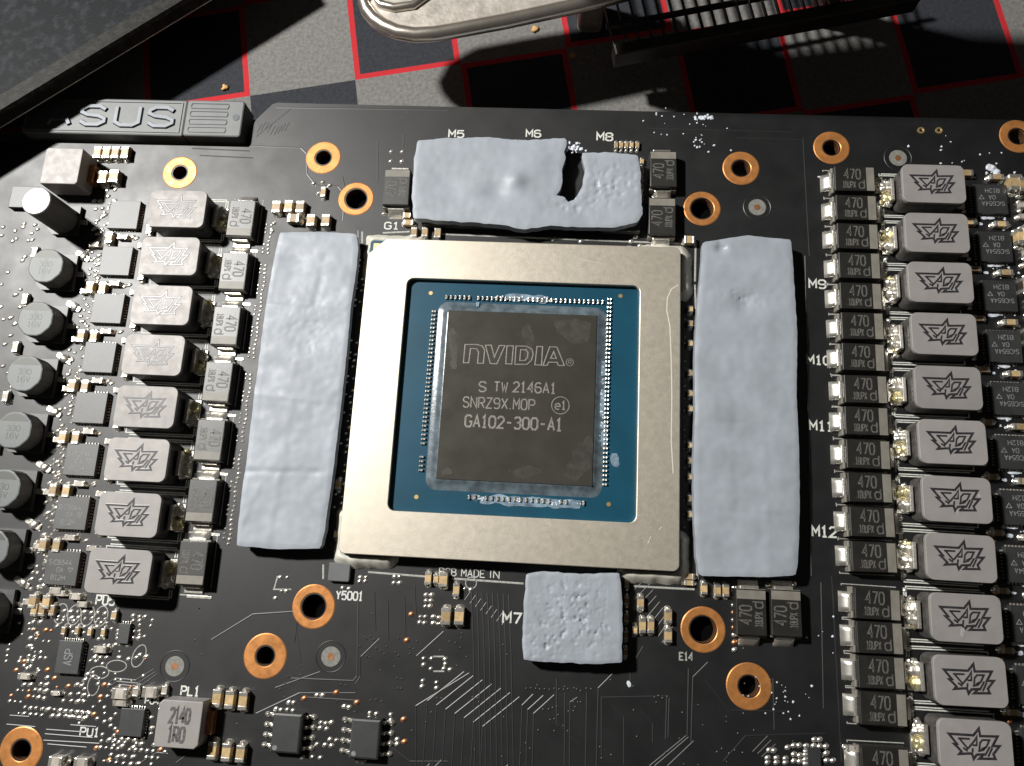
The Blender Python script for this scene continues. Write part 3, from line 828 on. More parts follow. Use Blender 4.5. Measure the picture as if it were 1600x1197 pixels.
TAN = [(-67.86, 36.51, 1.25, 2.00), (-66.41, 36.55, 1.24, 1.99), (-64.96, 36.59, 1.24, 1.99), (-63.41, 36.63, 1.24, 1.98), (-66.16, 32.14, 1.55, 1.96), (-64.35, 32.42, 1.54, 1.96), (-38.11, 28.13, 1.30, 1.90), (-36.23, 28.29, 1.29, 1.91), (-34.43, 28.24, 1.30, 1.91), (-35.20, 26.32, 1.79, 1.36), (-32.50, 26.09, 1.29, 1.88), (-30.23, 26.16, 1.28, 1.88), (-31.24, 31.00, 0.79, 1.71), (-17.95, 27.49, 1.17, 0.94), (-17.65, 26.35, 1.57, 0.94), (-16.65, 24.82, 0.88, 1.55), (-15.00, 24.87, 0.88, 1.55), (-13.05, 24.73, 0.97, 1.55), (13.35, 40.21, 0.59, 1.19), (14.12, 40.23, 0.59, 1.19), (14.90, 40.25, 0.58, 1.19), (15.68, 40.27, 0.58, 1.19), (16.56, 40.29, 0.59, 1.18), (-10.64, -25.54, 0.88, 1.68), (-9.59, -25.57, 0.70, 1.18), (-8.53, -25.60, 1.22, 1.85), (-6.70, -26.85, 0.87, 1.67), (-7.84, -30.32, 1.29, 2.22), (-6.03, -30.22, 1.29, 2.22), (18.07, -27.16, 0.93, 1.72), (18.37, -30.09, 0.92, 1.87), (19.46, -30.03, 0.93, 1.87), (17.37, -30.71, 0.68, 1.13), (21.72, -28.68, 1.01, 1.80), (21.74, -31.12, 1.00, 1.77), (26.44, -24.89, 0.93, 1.48), (28.21, -25.04, 0.93, 1.65), (29.30, -24.98, 0.93, 1.65), (24.49, -23.42, 1.36, 0.75), (24.49, -24.25, 1.27, 0.66), (24.42, 24.83, 1.50, 1.22), (-37.59, -42.44, 1.21, 2.30), (-35.84, -42.50, 1.21, 2.30), (-34.01, -42.55, 1.20, 2.29), (-37.31, -48.82, 1.19, 2.16), (-35.40, -48.93, 1.19, 2.16), (-33.51, -48.97, 1.19, 2.15), (-24.35, -13.45, 0.81, 1.51), (-23.90, -20.32, 0.71, 1.04), (-64.80, -32.63, 0.91, 1.68), (-63.71, -32.57, 0.90, 1.68), (-62.34, -32.58, 0.81, 1.51), (-60.30, -35.17, 0.63, 1.07), (-58.42, -35.06, 0.62, 1.08), (-56.60, -35.12, 0.62, 1.07), (-54.71, -35.10, 0.62, 1.08), (65.09, 36.85, 1.84, 1.04), (71.56, 35.18, 1.83, 2.48), (71.90, 26.79, 1.62, 2.39), (64.87, 29.07, 1.63, 0.91), (-53.49, -32.77, 0.81, 1.17)]
for c in TAN: chip_cap(*c)
GREY = [(-50.74, -42.59, 2.10, 1.43), (-50.72, -43.79, 1.92, 0.88), (-46.66, -42.18, 2.10, 1.44), (-48.83, -42.39, 0.79, 1.20), (-44.94, -41.92, 0.78, 1.20), (-57.86, -51.51, 1.91, 1.47), (-54.56, -51.38, 1.90, 1.16), (-64.54, -41.29, 1.78, 0.81), (-59.87, -43.21, 1.23, 0.64), (-54.60, -37.26, 1.78, 0.90), (-62.29, -29.94, 1.72, 0.93), (-59.34, -30.55, 1.63, 0.93), (44.84, -43.54, 0.96, 0.76)]
for c in GREY: chip_cap(*c, mat='ceramic_grey')
for k in range(8):      # pairs beside every driver chip on the left
    y = 20.35 - 7.6*k if k else 22.3
    if k: chip_cap(-69.4 + 4.25, 14.2 - 7.62*(k-1), 1.15, 1.75); 
    chip_cap(-63.55 if not k else -67.45 + 4.25, 22.3 if not k else 14.2 - 7.62*(k-1), 1.15, 1.75)
    chip_cap(-57.6, 24.0 - 7.55*k, 0.95, 1.5, 'ceramic_grey'); chip_cap(-58.2, 21.3 - 7.55*k, 1.5, 0.85, 'ceramic_grey')
    chip_cap(-61.6, 22.6 - 7.55*k, 1.6, 0.85, 'ceramic_grey'); chip_cap(-65.9, 21.2 - 7.55*k, 1.5, 0.8, 'ceramic_grey'); chip_cap(-75.0, 19.6 - 7.55*k, 0.9, 1.5, 'ceramic_grey')
for k in range(11):     # the same on the right
    y = 33.21 - 7.4825*k
    chip_cap(65.2, y + 3.6, 1.6, 0.8); chip_cap(69.4, y + 3.15, 2.0, 0.95); chip_cap(72.9, y + 1.6, 1.9, 2.3)
    chip_cap(72.6, y - 1.2, 0.8, 1.2, 'ceramic_grey'); chip_cap(72.6, y - 3.0, 1.0, 0.8, 'ceramic_grey')
for k in range(5): chip_cap(17.3, 37.6 - 1.5*k, 0.55, 0.95)          # beside the torn pad
for k in range(6): chip_cap(16.2, -22.6 - 2.2*k, 0.6, 1.1)           # beside the small pad
for k in range(13):
    if k not in (3, 7): chip_cap(24.6, 14.2 - 2.45*k + 0.3*math.sin(k*2.1), 0.75, 0.95)

# ------------------------------------------------------------------ small chips
def soic(x, y):
    g = MB(); g.rbox(0, 0, 0.15, 3.9, 4.9, 1.4, 'chip_black', c=0.3)
    o = link('small_chip', g.mesh('small_chip'), card, (x, y, 0))
    for s in (-1, 1):
        for k in range(4):
            g = MB(); yy = (k-1.5)*1.27
            g.rbox(s*2.15, yy, 0.0, 0.55, 0.42, 0.8, 'tin', c=0.1); g.rbox(s*2.75, yy, 0, 0.95, 0.45, 0.16, 'tin', c=0.06)
            g.dome(s*3.1, yy, 0.0, 0.5, 0.38, 0.35, 'tin')
            link('lead', g.mesh('lead'), o)
    g = MB(); g.cyl(-1.3, -1.8, 1.55, 0.32, 0.006, 'chip_text', n=14)
    link('pin_mark', g.mesh('pin_mark'), o)
    return o
soic(*(-27.58, -46.00)); soic(*(-17.20, -46.06))
QB, QP = qfn(3.3, 4.2, 0.8, 9, 'controller_chip')
o = link('controller_chip', QB, card, (*(-58.75, -38.46), 0)); link('pins', QP, o)['kind'] = 'stuff'
mark('ASP', (0, 0), 1.1, 2.0, 'chip_text', o, 0.86, math.pi/2)
QB, QP = qfn(3.2, 3.4, 0.8, 8, 'controller_chip')
o = link('controller_chip', QB, card, (*(-48.72, -46.10), 0)); link('pins', QP, o)['kind'] = 'stuff'
QB, QP = qfn(1.6, 2.6, 0.6, 4, 'regulator_chip')
for p in ((-51.75, -35.02), (40.18, -44.96)):
    o = link('regulator_chip', QB, card, (*p, 0)); link('pins', QP, o)['kind'] = 'stuff'
g = MB(); g.rbox(0, 0, 0.05, 3.0, 2.5, 0.75, 'bar_metal', r=0.25, c=0.12)
o = link('crystal', g.mesh('crystal'), card, (*(-22.91, -25.35), 0))
g = MB(); g.rbox(-61, 0, 0, 1, 1, 1, 'chip_black')
g = MB(); g.rbox(0, 0, 0.05, 4.2, 3.6, 0.9, 'chip_black', c=0.08)
link('small_chip', g.mesh('small_chip'), card, (-78.4, 28.6, 0))

# memory chips carrying the pads
g = MB(); g.rbox(0, 0, 0.15, 10.4, 13.0, 1.15, 'chip_black', c=0.1); MEM = g.mesh('memory_chip')
for x, ys in ((-31.9, (13.6, -1.2, -15.6)), (32.4, (14.5, -1.2, -16.4))):
    for y in ys: link('memory_chip', MEM, card, (x, y, 0))
link('memory_chip', MEM, card, (-9.0, 31.0, 0), math.pi/2)
g = MB(); g.rbox(0, 0, 0.15, 5.6, 9.4, 1.15, 'chip_black', c=0.1); link('memory_chip', g.mesh('memory_chip'), card, (14.3, 30.4, 0))
g = MB(); g.rbox(0, 0, 0.15, 10.8, 9.2, 1.15, 'chip_black', c=0.1); link('memory_chip', g.mesh('memory_chip'), card, (8.9, -28.6, 0))

# ------------------------------------------------------------------ printed words on the board
def word(t, pos, h, w, mat='silkscreen', rot=0.0, bold=0.03):
    mark(t, pos, h, w, mat, card, 0.022, rot, bold, 'printed_label')
word('M5', (-11.47, 41.72), 1.15, 2.3); word('M6', (0.56, 42.08), 1.15, 2.2); word('M8', (11.59, 41.82), 1.25, 2.35)
word('G1', (-20.29, 26.02), 1.05, 2.1); word('M9', (42.98, 18.91), 1.25, 2.3); word('M10', (42.76, 7.44), 1.2, 3.2)
word('M11', (42.78, -2.06), 1.25, 3.1); word('M12', (42.69, -16.57), 1.3, 3.2); word('M7', (1.00, -30.12), 1.3, 2.4)
word('Y5001', (-21.36, -28.42), 1.05, 3.6); word('PL1', (-41.71, -41.90), 1.1, 2.4); word('PU1', (-54.60, -47.81), 1.0, 2.5)
word('PU5', (-55.34, -30.87), 1.2, 2.6); word('E14', (24.19, -33.69), 0.9, 1.7, 'dim_silkscreen'); word('PU4', (-46.69, -43.41), 0.8, 1.9)
for t_, x_, w_ in (('PCB', -8.1, 2.3), ('MADE', -4.6, 3.2), ('IN', -1.7, 1.3)): word(t_, (x_, -24.55), 0.95, w_, 'silkscreen', 0.0, 0.0)

# ------------------------------------------------------------------ tracks, vias and solder dots
def P2(pts): return pts
tr = MB()
def tracks(pts, n, step, w=0.18, h=0.035):
    for k in range(n):
        tr.strip([(x + step[0]*k, y + step[1]*k) for x, y in pts], w, 0.0, h, 'trace')
tracks([(-4.66, -27.01), (-3.95, -34.01), (-2.83, -48.95)], 8, (0.72, 0.0))
tracks([(-10.49, -49.43), (-11.09, -41.91), (-4.33, -37.44)], 1, (0, 0))
for a, b in ((655,1090), (672,1103), (684,1108), (697,1104), (711,1103)):
    pass
for k in range(7):
    x0, y0 = -9.6 + 1.25*k, -41.2 - 0.45*k
    tr.strip([(x0, -58), (x0, y0), (x0 + 4.6, y0 + 3.9)], 0.18, 0.0, 0.036, 'trace')
for k in range(12):
    x0, y0 = -14.5 + 1.45*k, -50.8 + (0.5*k if k < 6 else 0.5*(k-6))
    tr.strip([(x0 - 4.6, y0 - 5.0), (x0, y0), (x0, y0 + 0.2)], 0.18, 0.0, 0.036, 'trace')
for px_, top in ((812, 1105), (822, 1112), (832, 1117)):
    pass
for pts in ([(2.96, -48.58), (2.91, -40.99), (4.28, -39.56)], [(3.78, -48.53), (3.69, -41.49), (5.63, -39.64)], [(4.61, -48.48), (4.47, -41.92), (7.05, -39.48)],
            [(8.72, -48.22), (8.47, -39.08)], [(9.38, -48.18), (9.18, -40.22), (10.08, -39.61)], [(11.43, -48.05), (11.31, -38.91)], [(12.82, -47.96), (12.80, -38.27), (14.85, -36.16)],
            [(21.60, -43.97), (21.73, -38.92)], [(21.93, -43.72), (22.06, -38.90)], [(24.38, -43.42), (24.53, -35.19)], [(24.87, -44.15), (25.11, -36.19), (27.03, -34.25)],
            [(19.59, -47.30), (24.22, -43.43)], [(20.24, -47.26), (24.54, -43.56)], [(21.87, -47.16), (25.20, -43.98)], [(41.37, 23.23), (40.79, -22.48)], [(42.03, -23.24), (41.79, -39.04)],
            [(35.44, -35.74), (35.47, -41.97)], [(44.64, -32.83), (44.68, -35.59)], [(32.66, -44.81), (34.64, -42.78)], [(33.30, -45.00), (35.03, -43.29)], [(33.78, -45.35), (35.59, -43.72)],
            [(-19.09, -36.27), (-16.71, -33.76)], [(-11.51, -35.67), (-8.12, -32.36)], [(-19.11, -36.11), (-18.86, -38.69), (-19.37, -39.61)], [(-32.38, -44.15), (-26.83, -41.26), (-19.34, -40.81)],
            [(-28.25, -34.99), (-28.08, -30.39)], [(-17.97, -27.73), (-17.33, -32.72)], [(-16.01, -28.89), (-15.48, -33.85)], [(-13.80, -27.93), (-13.14, -33.72)], [(-12.50, -26.59), (-12.02, -30.35)],
            [(-23.74, 40.02), (-23.11, 33.16)], [(-19.72, 41.45), (-19.62, 39.02)], [(-28.72, 34.08), (-27.95, 31.40)], [(-53.25, 38.13), (-43.93, 37.93)], [(-51.83, 36.95), (-43.26, 36.74)],
            [(-53.44, -41.78), (-52.26, -40.90), (-49.39, -40.97), (-47.14, -39.45)], [(-53.11, -42.17), (-51.92, -41.29), (-49.06, -41.36), (-46.82, -39.76)], [(-52.77, -42.56), (-51.59, -41.67), (-48.73, -41.75), (-46.52, -39.99)],
            [(-65.99, -46.43), (-63.30, -46.43)], [(-66.20, -47.57), (-62.17, -47.64)], [(-57.38, -47.11), (-53.84, -47.13)], [(-60.61, -47.87), (-55.65, -47.88)], [(-60.68, -48.43), (-54.04, -48.49)], [(-60.71, -49.23), (-53.04, -49.15)], [(-60.09, -49.66), (-54.70, -49.72)],
            [(-45.59, -49.16), (-44.40, -48.45), (-42.66, -48.42)], [(-47.41, -51.38), (-45.06, -49.75), (-43.58, -49.81)], [(-42.29, -50.83), (-41.13, -49.90), (-39.83, -49.89)]):
    tr.strip(pts, 0.18, 0.0, 0.036, 'trace')
for k in range(8):
    tr.strip([(8.6 + 1.0*k*0.62, -33.9 - 0.0*k), (10.2 + 0.62*k, -32.4)], 0.15, 0, 0.03, 'trace')
for k in range(9):
    p = (18.28, -24.94)
    tr.strip([(p[0] - 1.6 + 0.55*k, p[1] - 1.2 - 0.75*k), (p[0] + 0.6 + 0.45*k, p[1] + 1.0 - 0.75*k)], 0.15, 0, 0.03, 'trace')
for k in range(8):
    p = (-4.83, -27.02)
    tr.strip([(p[0] + 0.75*k, p[1] - 0.42*k), (p[0] - 0.7 + 0.75*k, p[1] - 1.1 - 0.42*k)], 0.15, 0, 0.03, 'silkscreen' if False else 'trace')
for pts in ([(-43.84, 38.83), (-35.82, 38.70), (-34.79, 37.74), (-34.30, 34.24), (-32.67, 32.34), (-29.25, 32.33), (-28.12, 31.08), (-27.86, 26.62)], [(-40.56, 45.66), (-13.07, 45.86)], [(-43.22, 40.40), (-38.15, 45.49)], [(-25.34, 25.12), (-25.21, 23.87)],
            [(-28.17, -39.48), (-19.75, -39.31), (-19.30, -38.64), (-20.17, -27.85)], [(-39.75, -35.23), (-34.44, -31.59), (-27.85, -30.80)], [(-28.37, -32.51), (-27.86, -34.55), (-27.05, -37.79)], [(41.68, 42.48), (42.02, 23.25)],
            [(18.57, -32.73), (16.93, -35.64), (16.97, -37.62)], [(43.49, -22.34), (43.80, -45.25)], [(31.58, 42.22), (41.67, 42.16)], [(17.95, 43.51), (40.27, 43.42)], [(13.44, -46.40), (13.25, -39.42), (21.56, -38.77)],
            [(-6.38, -48.41), (-11.39, -48.72), (-14.95, -46.62)], [(-25.73, -41.75), (-18.82, -41.74)], [(-30.19, -40.81), (-24.36, -38.45)], [(26.52, -36.27), (29.80, -40.00), (37.14, -39.71)], [(28.93, -46.18), (31.80, -42.96), (41.92, -42.03)],
            [(7.31, -37.40), (7.52, -42.90), (10.52, -45.43)], [(14.52, -40.13), (16.21, -41.60), (16.33, -47.36)], [(18.27, -40.69), (19.94, -42.15), (19.97, -44.46)]):
    tr.strip(pts, 0.22, 0.0, 0.022, 'trace')
for k in range(9):
    p = (-38.13, 42.66); tr.strip([(p[0] - 5 + 0.55*k, p[1] - 1.5 + 0.4*math.sin(k)), (p[0] - 4.4 + 0.55*k, p[1] + 0.4*math.sin(k))], 0.12, 0, 0.02, 'trace')
link('circuit_tracks', tr.mesh('circuit_tracks'), card, kind='stuff')

# white printed lines round the processor
g = MB()
for pts in ([(-21.56, 24.82), (-17.47, 25.17)], [(-12.56, 24.91), (23.87, 24.56)], [(25.47, 24.72), (25.37, 18.68)], [(25.37, 18.18), (25.73, 7.04)], [(25.28, -17.37), (25.71, -23.70)],
            [(-19.10, -25.16), (-11.10, -25.33)], [(-7.48, -25.39), (2.33, -25.54)], [(17.17, -25.08), (25.28, -25.06)], [(-24.73, 24.93), (-24.55, 23.06)], [(-25.43, -24.46), (-25.22, -26.42)]):
    g = MB(); g.strip(pts, 0.26, 0.0, 0.02, 'dim_silkscreen')
    link('printed_line', g.mesh('printed_line'), card)
# long solder stripes beside the left capacitors
for k in range(7):
    g = MB(); g.rbox(0, 0, 0, 3.6, 0.4, 0.1, 'tin', r=0.15, c=0.05)
    link('solder_strip', g.mesh('solder_strip'), card, (-42.2, 25.75 - 8.49*k - 4.55, 0))

dots = MB()
def dot(x, y, r=0.3, mat='tin', h=0.22, el=1.0): dots.dome(x, y, 0.0, r*el*1.25, r*0.9, h*0.6, mat, n=8, rings=2, rot=0.5)
random.seed(11)
# dotted fringe along the left pad
a, b = Vector((-38.90, 25.53)), Vector((-39.10, -22.39))
for k in range(74):
    p = a + (b-a)*k/73
    if k in (8, 9, 33, 34, 35, 52): continue
    dot(p.x + 0.1*math.sin(k), p.y, random.uniform(0.2, 0.3))
    if k % 5 < 3: dot(p.x - 0.75, p.y + 0.1, random.uniform(0.16, 0.24))
# fringe on the gap between the pads and the processor
for k in range(46):
    y = 20 - 0.9*k
    if random.random() < 0.75: dot(-23.9 + random.uniform(-.2, .2), y, random.uniform(0.14, 0.24))
    if random.random() < 0.5: dot(-24.7, y + 0.3, random.uniform(0.12, 0.2))
    if random.random() < 0.5: dot(23.9, y, random.uniform(0.10, 0.16))
# the dense field in the lower left corner
def field(z0, sc, pts, r=0.33):
    pass
FIELD = [(-65.11, -34.32), (-64.09, -34.26), (-61.60, -34.66), (-59.66, -34.65), (-57.74, -34.54), (-55.93, -34.44), (-64.93, -35.26), (-64.26, -35.76), (-65.04, -36.43), (-64.23, -36.49), (-65.06, -37.48), (-64.55, -37.77), (-65.90, -39.00), (-64.82, -38.73), (-64.01, -38.78), (-66.02, -39.52), (-64.81, -39.35), (-64.13, -39.31), (-65.25, -40.00), (-64.33, -40.05), (-63.08, -40.60), (-63.50, -41.35), (-61.70, -41.34), (-64.76, -42.45), (-63.86, -42.39), (-62.43, -42.21), (-61.63, -42.26), (-63.07, -42.96), (-62.39, -43.02), (-61.59, -43.08), (-58.97, -43.23), (-58.07, -43.28), (-56.98, -43.11), (-56.28, -43.27), (-55.48, -43.33), (-58.91, -44.14), (-57.81, -44.08), (-56.90, -44.12), (-56.02, -44.07), (-62.43, -43.95), (-61.63, -44.00), (-63.12, -43.88), (-64.08, -45.26), (-63.29, -45.32), (-62.51, -45.27), (-61.60, -45.32), (-60.81, -45.37), (-59.92, -45.32), (-59.13, -45.37), (-58.34, -45.42), (-57.57, -45.38), (-56.67, -45.42), (-55.88, -45.48), (-55.09, -45.53), (-64.04, -46.07), (-63.13, -46.12), (-62.35, -46.07), (-61.56, -46.12), (-60.10, -46.14), (-59.22, -46.08), (-58.23, -46.02), (-57.44, -46.07), (-56.43, -46.11), (-55.64, -46.17), (-57.40, -42.01), (-56.72, -42.07), (-56.40, -41.34), (-56.19, -40.61), (-55.36, -40.87), (-55.26, -38.90), (-54.31, -39.16), (-53.90, -38.30), (-54.79, -38.36), (-55.57, -38.40), (-52.11, -38.20), (-50.85, -38.34), (-49.77, -38.07), (-49.38, -37.73), (-48.46, -37.89), (-52.93, -34.70), (-52.85, -35.22), (-52.87, -35.74), (-49.89, -34.63), (-49.80, -35.15), (-49.85, -35.57), (-50.77, -34.78), (-50.74, -35.62), (-52.95, -36.58), (-52.17, -36.54), (-51.15, -36.59), (-51.11, -32.69), (-50.19, -32.75), (-49.41, -32.70), (-51.01, -33.32), (-50.11, -33.27), (-52.00, -46.05), (-51.86, -46.84), (-46.56, -45.51), (-46.25, -46.79), (-46.25, -47.49), (-47.24, -48.15), (-47.34, -48.84), (-51.78, -48.62), (-51.01, -48.58), (-50.05, -48.42), (-49.18, -48.36), (-48.29, -48.41), (-51.00, -49.27), (-49.90, -49.30), (-48.36, -49.30), (-50.23, -50.60), (-49.25, -50.54), (-48.28, -50.48), (-50.33, -51.29), (-49.34, -51.33), (-48.35, -51.36), (-47.39, -51.21), (-61.98, -32.66), (-60.96, -32.60), (-60.03, -32.66), (-59.01, -32.60), (-58.09, -32.61), (-57.06, -32.60), (-56.15, -32.55), (-55.12, -32.60), (-61.72, -33.45), (-60.80, -33.44), (-59.76, -33.49), (-58.75, -33.37), (-57.82, -33.45), (-56.82, -33.33), (-55.89, -33.38), (-54.99, -33.33), (-68.91, -32.07), (-68.36, -31.94), (-67.76, -32.01), (-67.06, -32.08)]
for x, y in FIELD: dot(x, y, random.uniform(0.24, 0.36), 'tin', 0.25, random.uniform(0.9, 1.3))
COPPER_DOTS = [(-63.09, -35.27), (-66.25, -40.68), (-61.88, -40.38), (-58.59, -42.29), (-53.63, -41.79), (-63.90, -43.93), (-53.92, -43.34), (-54.41, -45.59), (-50.74, -47.57), (-53.35, -49.71), (-44.63, -49.37), (-51.35, -51.06), (-60.67, -41.38), (-65.35, -39.49)]
for x, y in COPPER_DOTS: dot(x, y, 0.36, 'copper', 0.22)
for x, y in [(-12.67, -30.35), (-13.00, -33.73), (-26.13, -41.88), (-21.90, -40.88), (-19.02, -41.95), (-12.61, -43.65), (-12.27, -46.37)]: dot(x, y, 0.4, 'copper', 0.3)
MID = [(-31.26, -26.49), (-30.25, -26.44), (-30.82, -28.29), (-30.15, -28.25), (-31.59, -29.29), (-20.11, -25.90), (-19.33, -25.85), (-20.16, -26.43), (-19.39, -26.39), (-15.35, -25.53), (-14.69, -25.50), (-15.39, -26.39), (-14.61, -26.35), (-22.41, -27.41), (-21.51, -27.46), (-10.86, -27.73), (-10.09, -27.69), (-10.80, -28.47), (-10.14, -28.43), (-10.85, -29.21), (-10.20, -29.17), (-11.40, -30.60), (-10.75, -30.56), (-11.45, -31.33), (-10.79, -31.39), (-9.66, -30.50), (-8.89, -30.56), (-9.60, -31.33), (-8.94, -31.39), (-5.66, -26.61), (-4.78, -26.67), (-10.55, -35.91), (-9.47, -35.84), (-7.64, -35.84), (-10.48, -36.72), (-7.59, -36.45), (-9.48, -37.16), (-7.76, -37.06), (-6.90, -37.12), (-10.43, -38.73), (-8.60, -38.83), (-10.49, -39.44), (-8.55, -39.53), (-24.45, -41.37), (-23.70, -41.33), (-28.13, -42.50), (-27.48, -42.46), (-29.76, -43.40), (-29.10, -43.46), (-28.24, -43.40), (-27.47, -43.46), (-20.65, -42.55), (-19.99, -42.61), (-17.15, -43.13), (-16.28, -43.18), (-17.20, -43.73), (-16.33, -43.87), (-14.36, -43.16), (-14.30, -43.85), (-23.55, -44.71), (-22.89, -44.77), (-22.15, -44.62), (-22.71, -45.45), (-23.58, -45.40), (-22.15, -46.69), (-21.29, -46.74), (-22.72, -47.41), (-21.86, -47.46), (-23.79, -47.38), (-24.26, -48.97), (-23.19, -49.00), (-25.52, -49.15), (-18.07, -49.07), (-17.44, -49.03), (-13.25, -46.14), (-13.20, -46.72)]
for x, y in MID: dot(x, y, random.uniform(0.26, 0.36), 'tin', 0.25)
FAINT = [(-18.69, -33.70), (-17.94, -33.56), (-17.46, -33.94), (-19.34, -34.88), (-18.45, -33.90), (-17.03, -35.05), (-16.35, -35.32), (-15.64, -34.77), (-15.88, -35.70), (-18.24, -36.15), (-17.80, -36.22), (-14.39, -35.41), (-13.92, -35.79), (-12.49, -34.69), (-12.42, -35.50), (-11.58, -33.82), (-14.11, -33.55), (-5.60, -32.45), (-5.67, -33.07), (-6.38, -33.73), (-5.69, -34.30), (-28.61, -39.30), (-28.13, -39.68), (-28.95, -40.13), (-29.51, -40.97), (-28.85, -41.94), (-21.35, -39.88), (-20.69, -39.94), (-13.89, -38.64), (-13.24, -38.70), (-13.67, -39.93), (-13.24, -39.91), (-17.18, -41.64), (-16.44, -41.50), (-15.67, -41.65), (-3.68, -40.43), (-2.93, -40.49), (-3.86, -40.94), (-2.80, -40.98)]
FAINT += [(3.37, -38.92), (4.00, -38.82), (4.63, -38.85), (5.16, -38.91), (5.79, -38.84), (6.43, -38.88), (7.06, -38.70), (7.69, -38.76), (8.32, -38.77), (8.85, -38.65), (9.68, -38.49), (10.00, -38.63), (10.53, -38.79), (11.26, -38.45), (11.89, -38.47), (5.69, -41.36), (6.43, -41.31), (6.94, -41.08), (7.46, -40.91), (6.69, -42.57), (7.21, -42.44), (7.71, -41.92), (10.58, -40.17), (9.87, -40.81), (9.68, -41.31), (20.16, -39.01), (20.67, -38.78), (21.20, -39.05), (21.82, -38.81), (28.19, -45.11), (28.80, -44.69), (29.71, -45.20), (30.43, -44.78), (31.44, -45.00), (5.18, -43.93), (7.26, -43.90), (17.48, -40.74), (17.95, -43.92), (14.70, -46.33), (13.47, -46.79), (13.23, -45.47), (23.79, -40.65), (30.86, -42.74), (32.90, -42.23), (31.60, -40.28), (31.72, -32.26)]
for x, y in FAINT: dots.dome(x, y, 0.0, 0.16, 0.16, 0.07, 'trace', n=7, rings=1)
for x, y in [(37.09, -43.99), (37.89, -43.69), (38.56, -43.65), (39.42, -43.65), (40.41, -43.59), (41.13, -43.61), (41.93, -43.56), (40.50, -42.84), (41.16, -42.80), (39.40, -44.28), (39.32, -44.72), (39.77, -44.82), (39.30, -45.28), (39.76, -45.31), (39.28, -45.78), (37.86, -44.75), (38.59, -44.83), (37.84, -45.56), (38.57, -45.57), (41.96, -44.37), (41.29, -44.66), (41.93, -45.24), (42.72, -45.19), (34.54, -45.39), (35.67, -45.32), (36.79, -45.31), (34.53, -45.95), (35.66, -45.88), (36.78, -45.81), (34.76, -44.44), (35.36, -44.47)]:
    dot(x, y, 0.36, 'tin', 0.3)
for x, y in [(-21.38, 38.43), (-19.67, 38.47), (-21.34, 36.79), (-19.63, 36.83), (-38.54, 25.86), (-38.69, 24.58), (-31.72, 32.91), (-30.56, 32.40), (-33.11, 32.65), (-32.13, 31.06), (-21.65, 27.97), (-19.46, 27.83), (4.39, 24.63), (8.51, 24.46), (16.58, 25.44), (17.27, 24.04), (15.93, 24.71), (30.54, -24.52), (32.50, -23.92), (35.03, -23.95), (36.30, -23.72), (38.40, -23.69), (53.58, 8.64), (53.84, 8.55)]: dot(x, y, 0.38, 'tin', 0.35)
for k in range(9): dot((30.50, -24.86)[0], (30.50, -24.86)[1] - 0.95*k, 0.36, 'copper' if k % 2 else 'tin', 0.35)
for k in range(11):     # dots between the right-hand capacitors and inductors
    y = 33.21 - 7.4825*k
    for dy in (-2.6, 0.6, 3.0): dot(52.95, y + dy, 0.3, 'tin', 0.3)
    for dy in (-3.4, -2.2, 2.4, 3.3): dot(64.6 + random.uniform(-.4, .4), y + dy, 0.3, 'copper' if dy > 0 else 'tin', 0.3)
for k in range(8):
    y = 25.97 - 7.5313*k
    for q in range(7):
        dot(-66.2 + random.uniform(-.5, 1.2), y + 2.6 - 0.9*q, random.uniform(0.2, 0.3)); dot(-65.0 + random.uniform(-.4, .6), y + 2.3 - 0.9*q, random.uniform(0.18, 0.28))
    for q in range(10): dot(-66.4 + random.uniform(-.8, 2.4), y + 3.4 - 0.75*q + random.uniform(-.2, .2), random.uniform(0.26, 0.46), 'tin', 0.3, random.uniform(1, 1.6))
    for q in range(5): dot(-62 + random.uniform(-2.5, 2.5), y - 3.4 + random.uniform(-.4, .4), random.uniform(0.2, 0.36), 'tin', 0.3, 1.4)
    for q in range(5): dot(-75.5 + random.uniform(-1.8, 1.6), y + 3.0 - 1.4*q + random.uniform(-.5, .5), random.uniform(0.22, 0.42), 'tin', 0.3, 1.3)
    for q in range(3): dot(-57.8 + random.uniform(-.2, .5), y + 1.2 - 1.5*q, random.uniform(0.25, 0.4))
    for q in range(3): dot(-77 + random.uniform(-3, 2), y - 2*q, random.uniform(0.25, 0.4))
for x, y in [(-67.57, 28.70), (-66.64, 28.73), (-64.18, 28.81), (-67.01, 27.31), (-66.00, 27.45), (-78.06, 24.49), (-81.35, 23.85), (-79.26, 23.27), (-81.27, 22.46), (-76.51, 22.94), (-79.33, 21.57), (-76.79, 21.76), (-65.81, 30.50), (-64.49, 30.65)]: dot(x, y, 0.34, 'tin', 0.25)
random.seed(23)
BL = [Vector((-68.26, -33.03)), Vector((-47.44, -31.88)), Vector((-65.51, -46.56)), Vector((-45.32, -45.33))]
def free(x, y):
    for cx, cy, w, d in ((*(-58.75, -38.46), 2.6, 3.0), (*(-48.72, -46.10), 2.4, 2.5), (*(-51.75, -35.02), 1.4, 1.9), (*(-44.29, -38.88), 2.6, 2.6), (*(-63.54, -50.59), 3.6, 3.6)):
        if abs(x-cx) < w and abs(y-cy) < d: return False
    return True
for k in range(210):
    u, v = random.random(), random.random()
    gx = BL[0].x + (BL[1].x-BL[0].x)*u; gy = BL[0].y + (BL[2].y-BL[0].y)*v
    gx = round(gx/0.78)*0.78 + 0.08*math.sin(gy*3); gy = round(gy/0.72)*0.72
    if noise.noise(Vector((gx*0.35, gy*0.35, 3))) > -0.12 and free(gx, gy): dot(gx, gy, random.uniform(0.18, 0.28), 'copper' if random.random() < 0.08 else 'tin', 0.2)
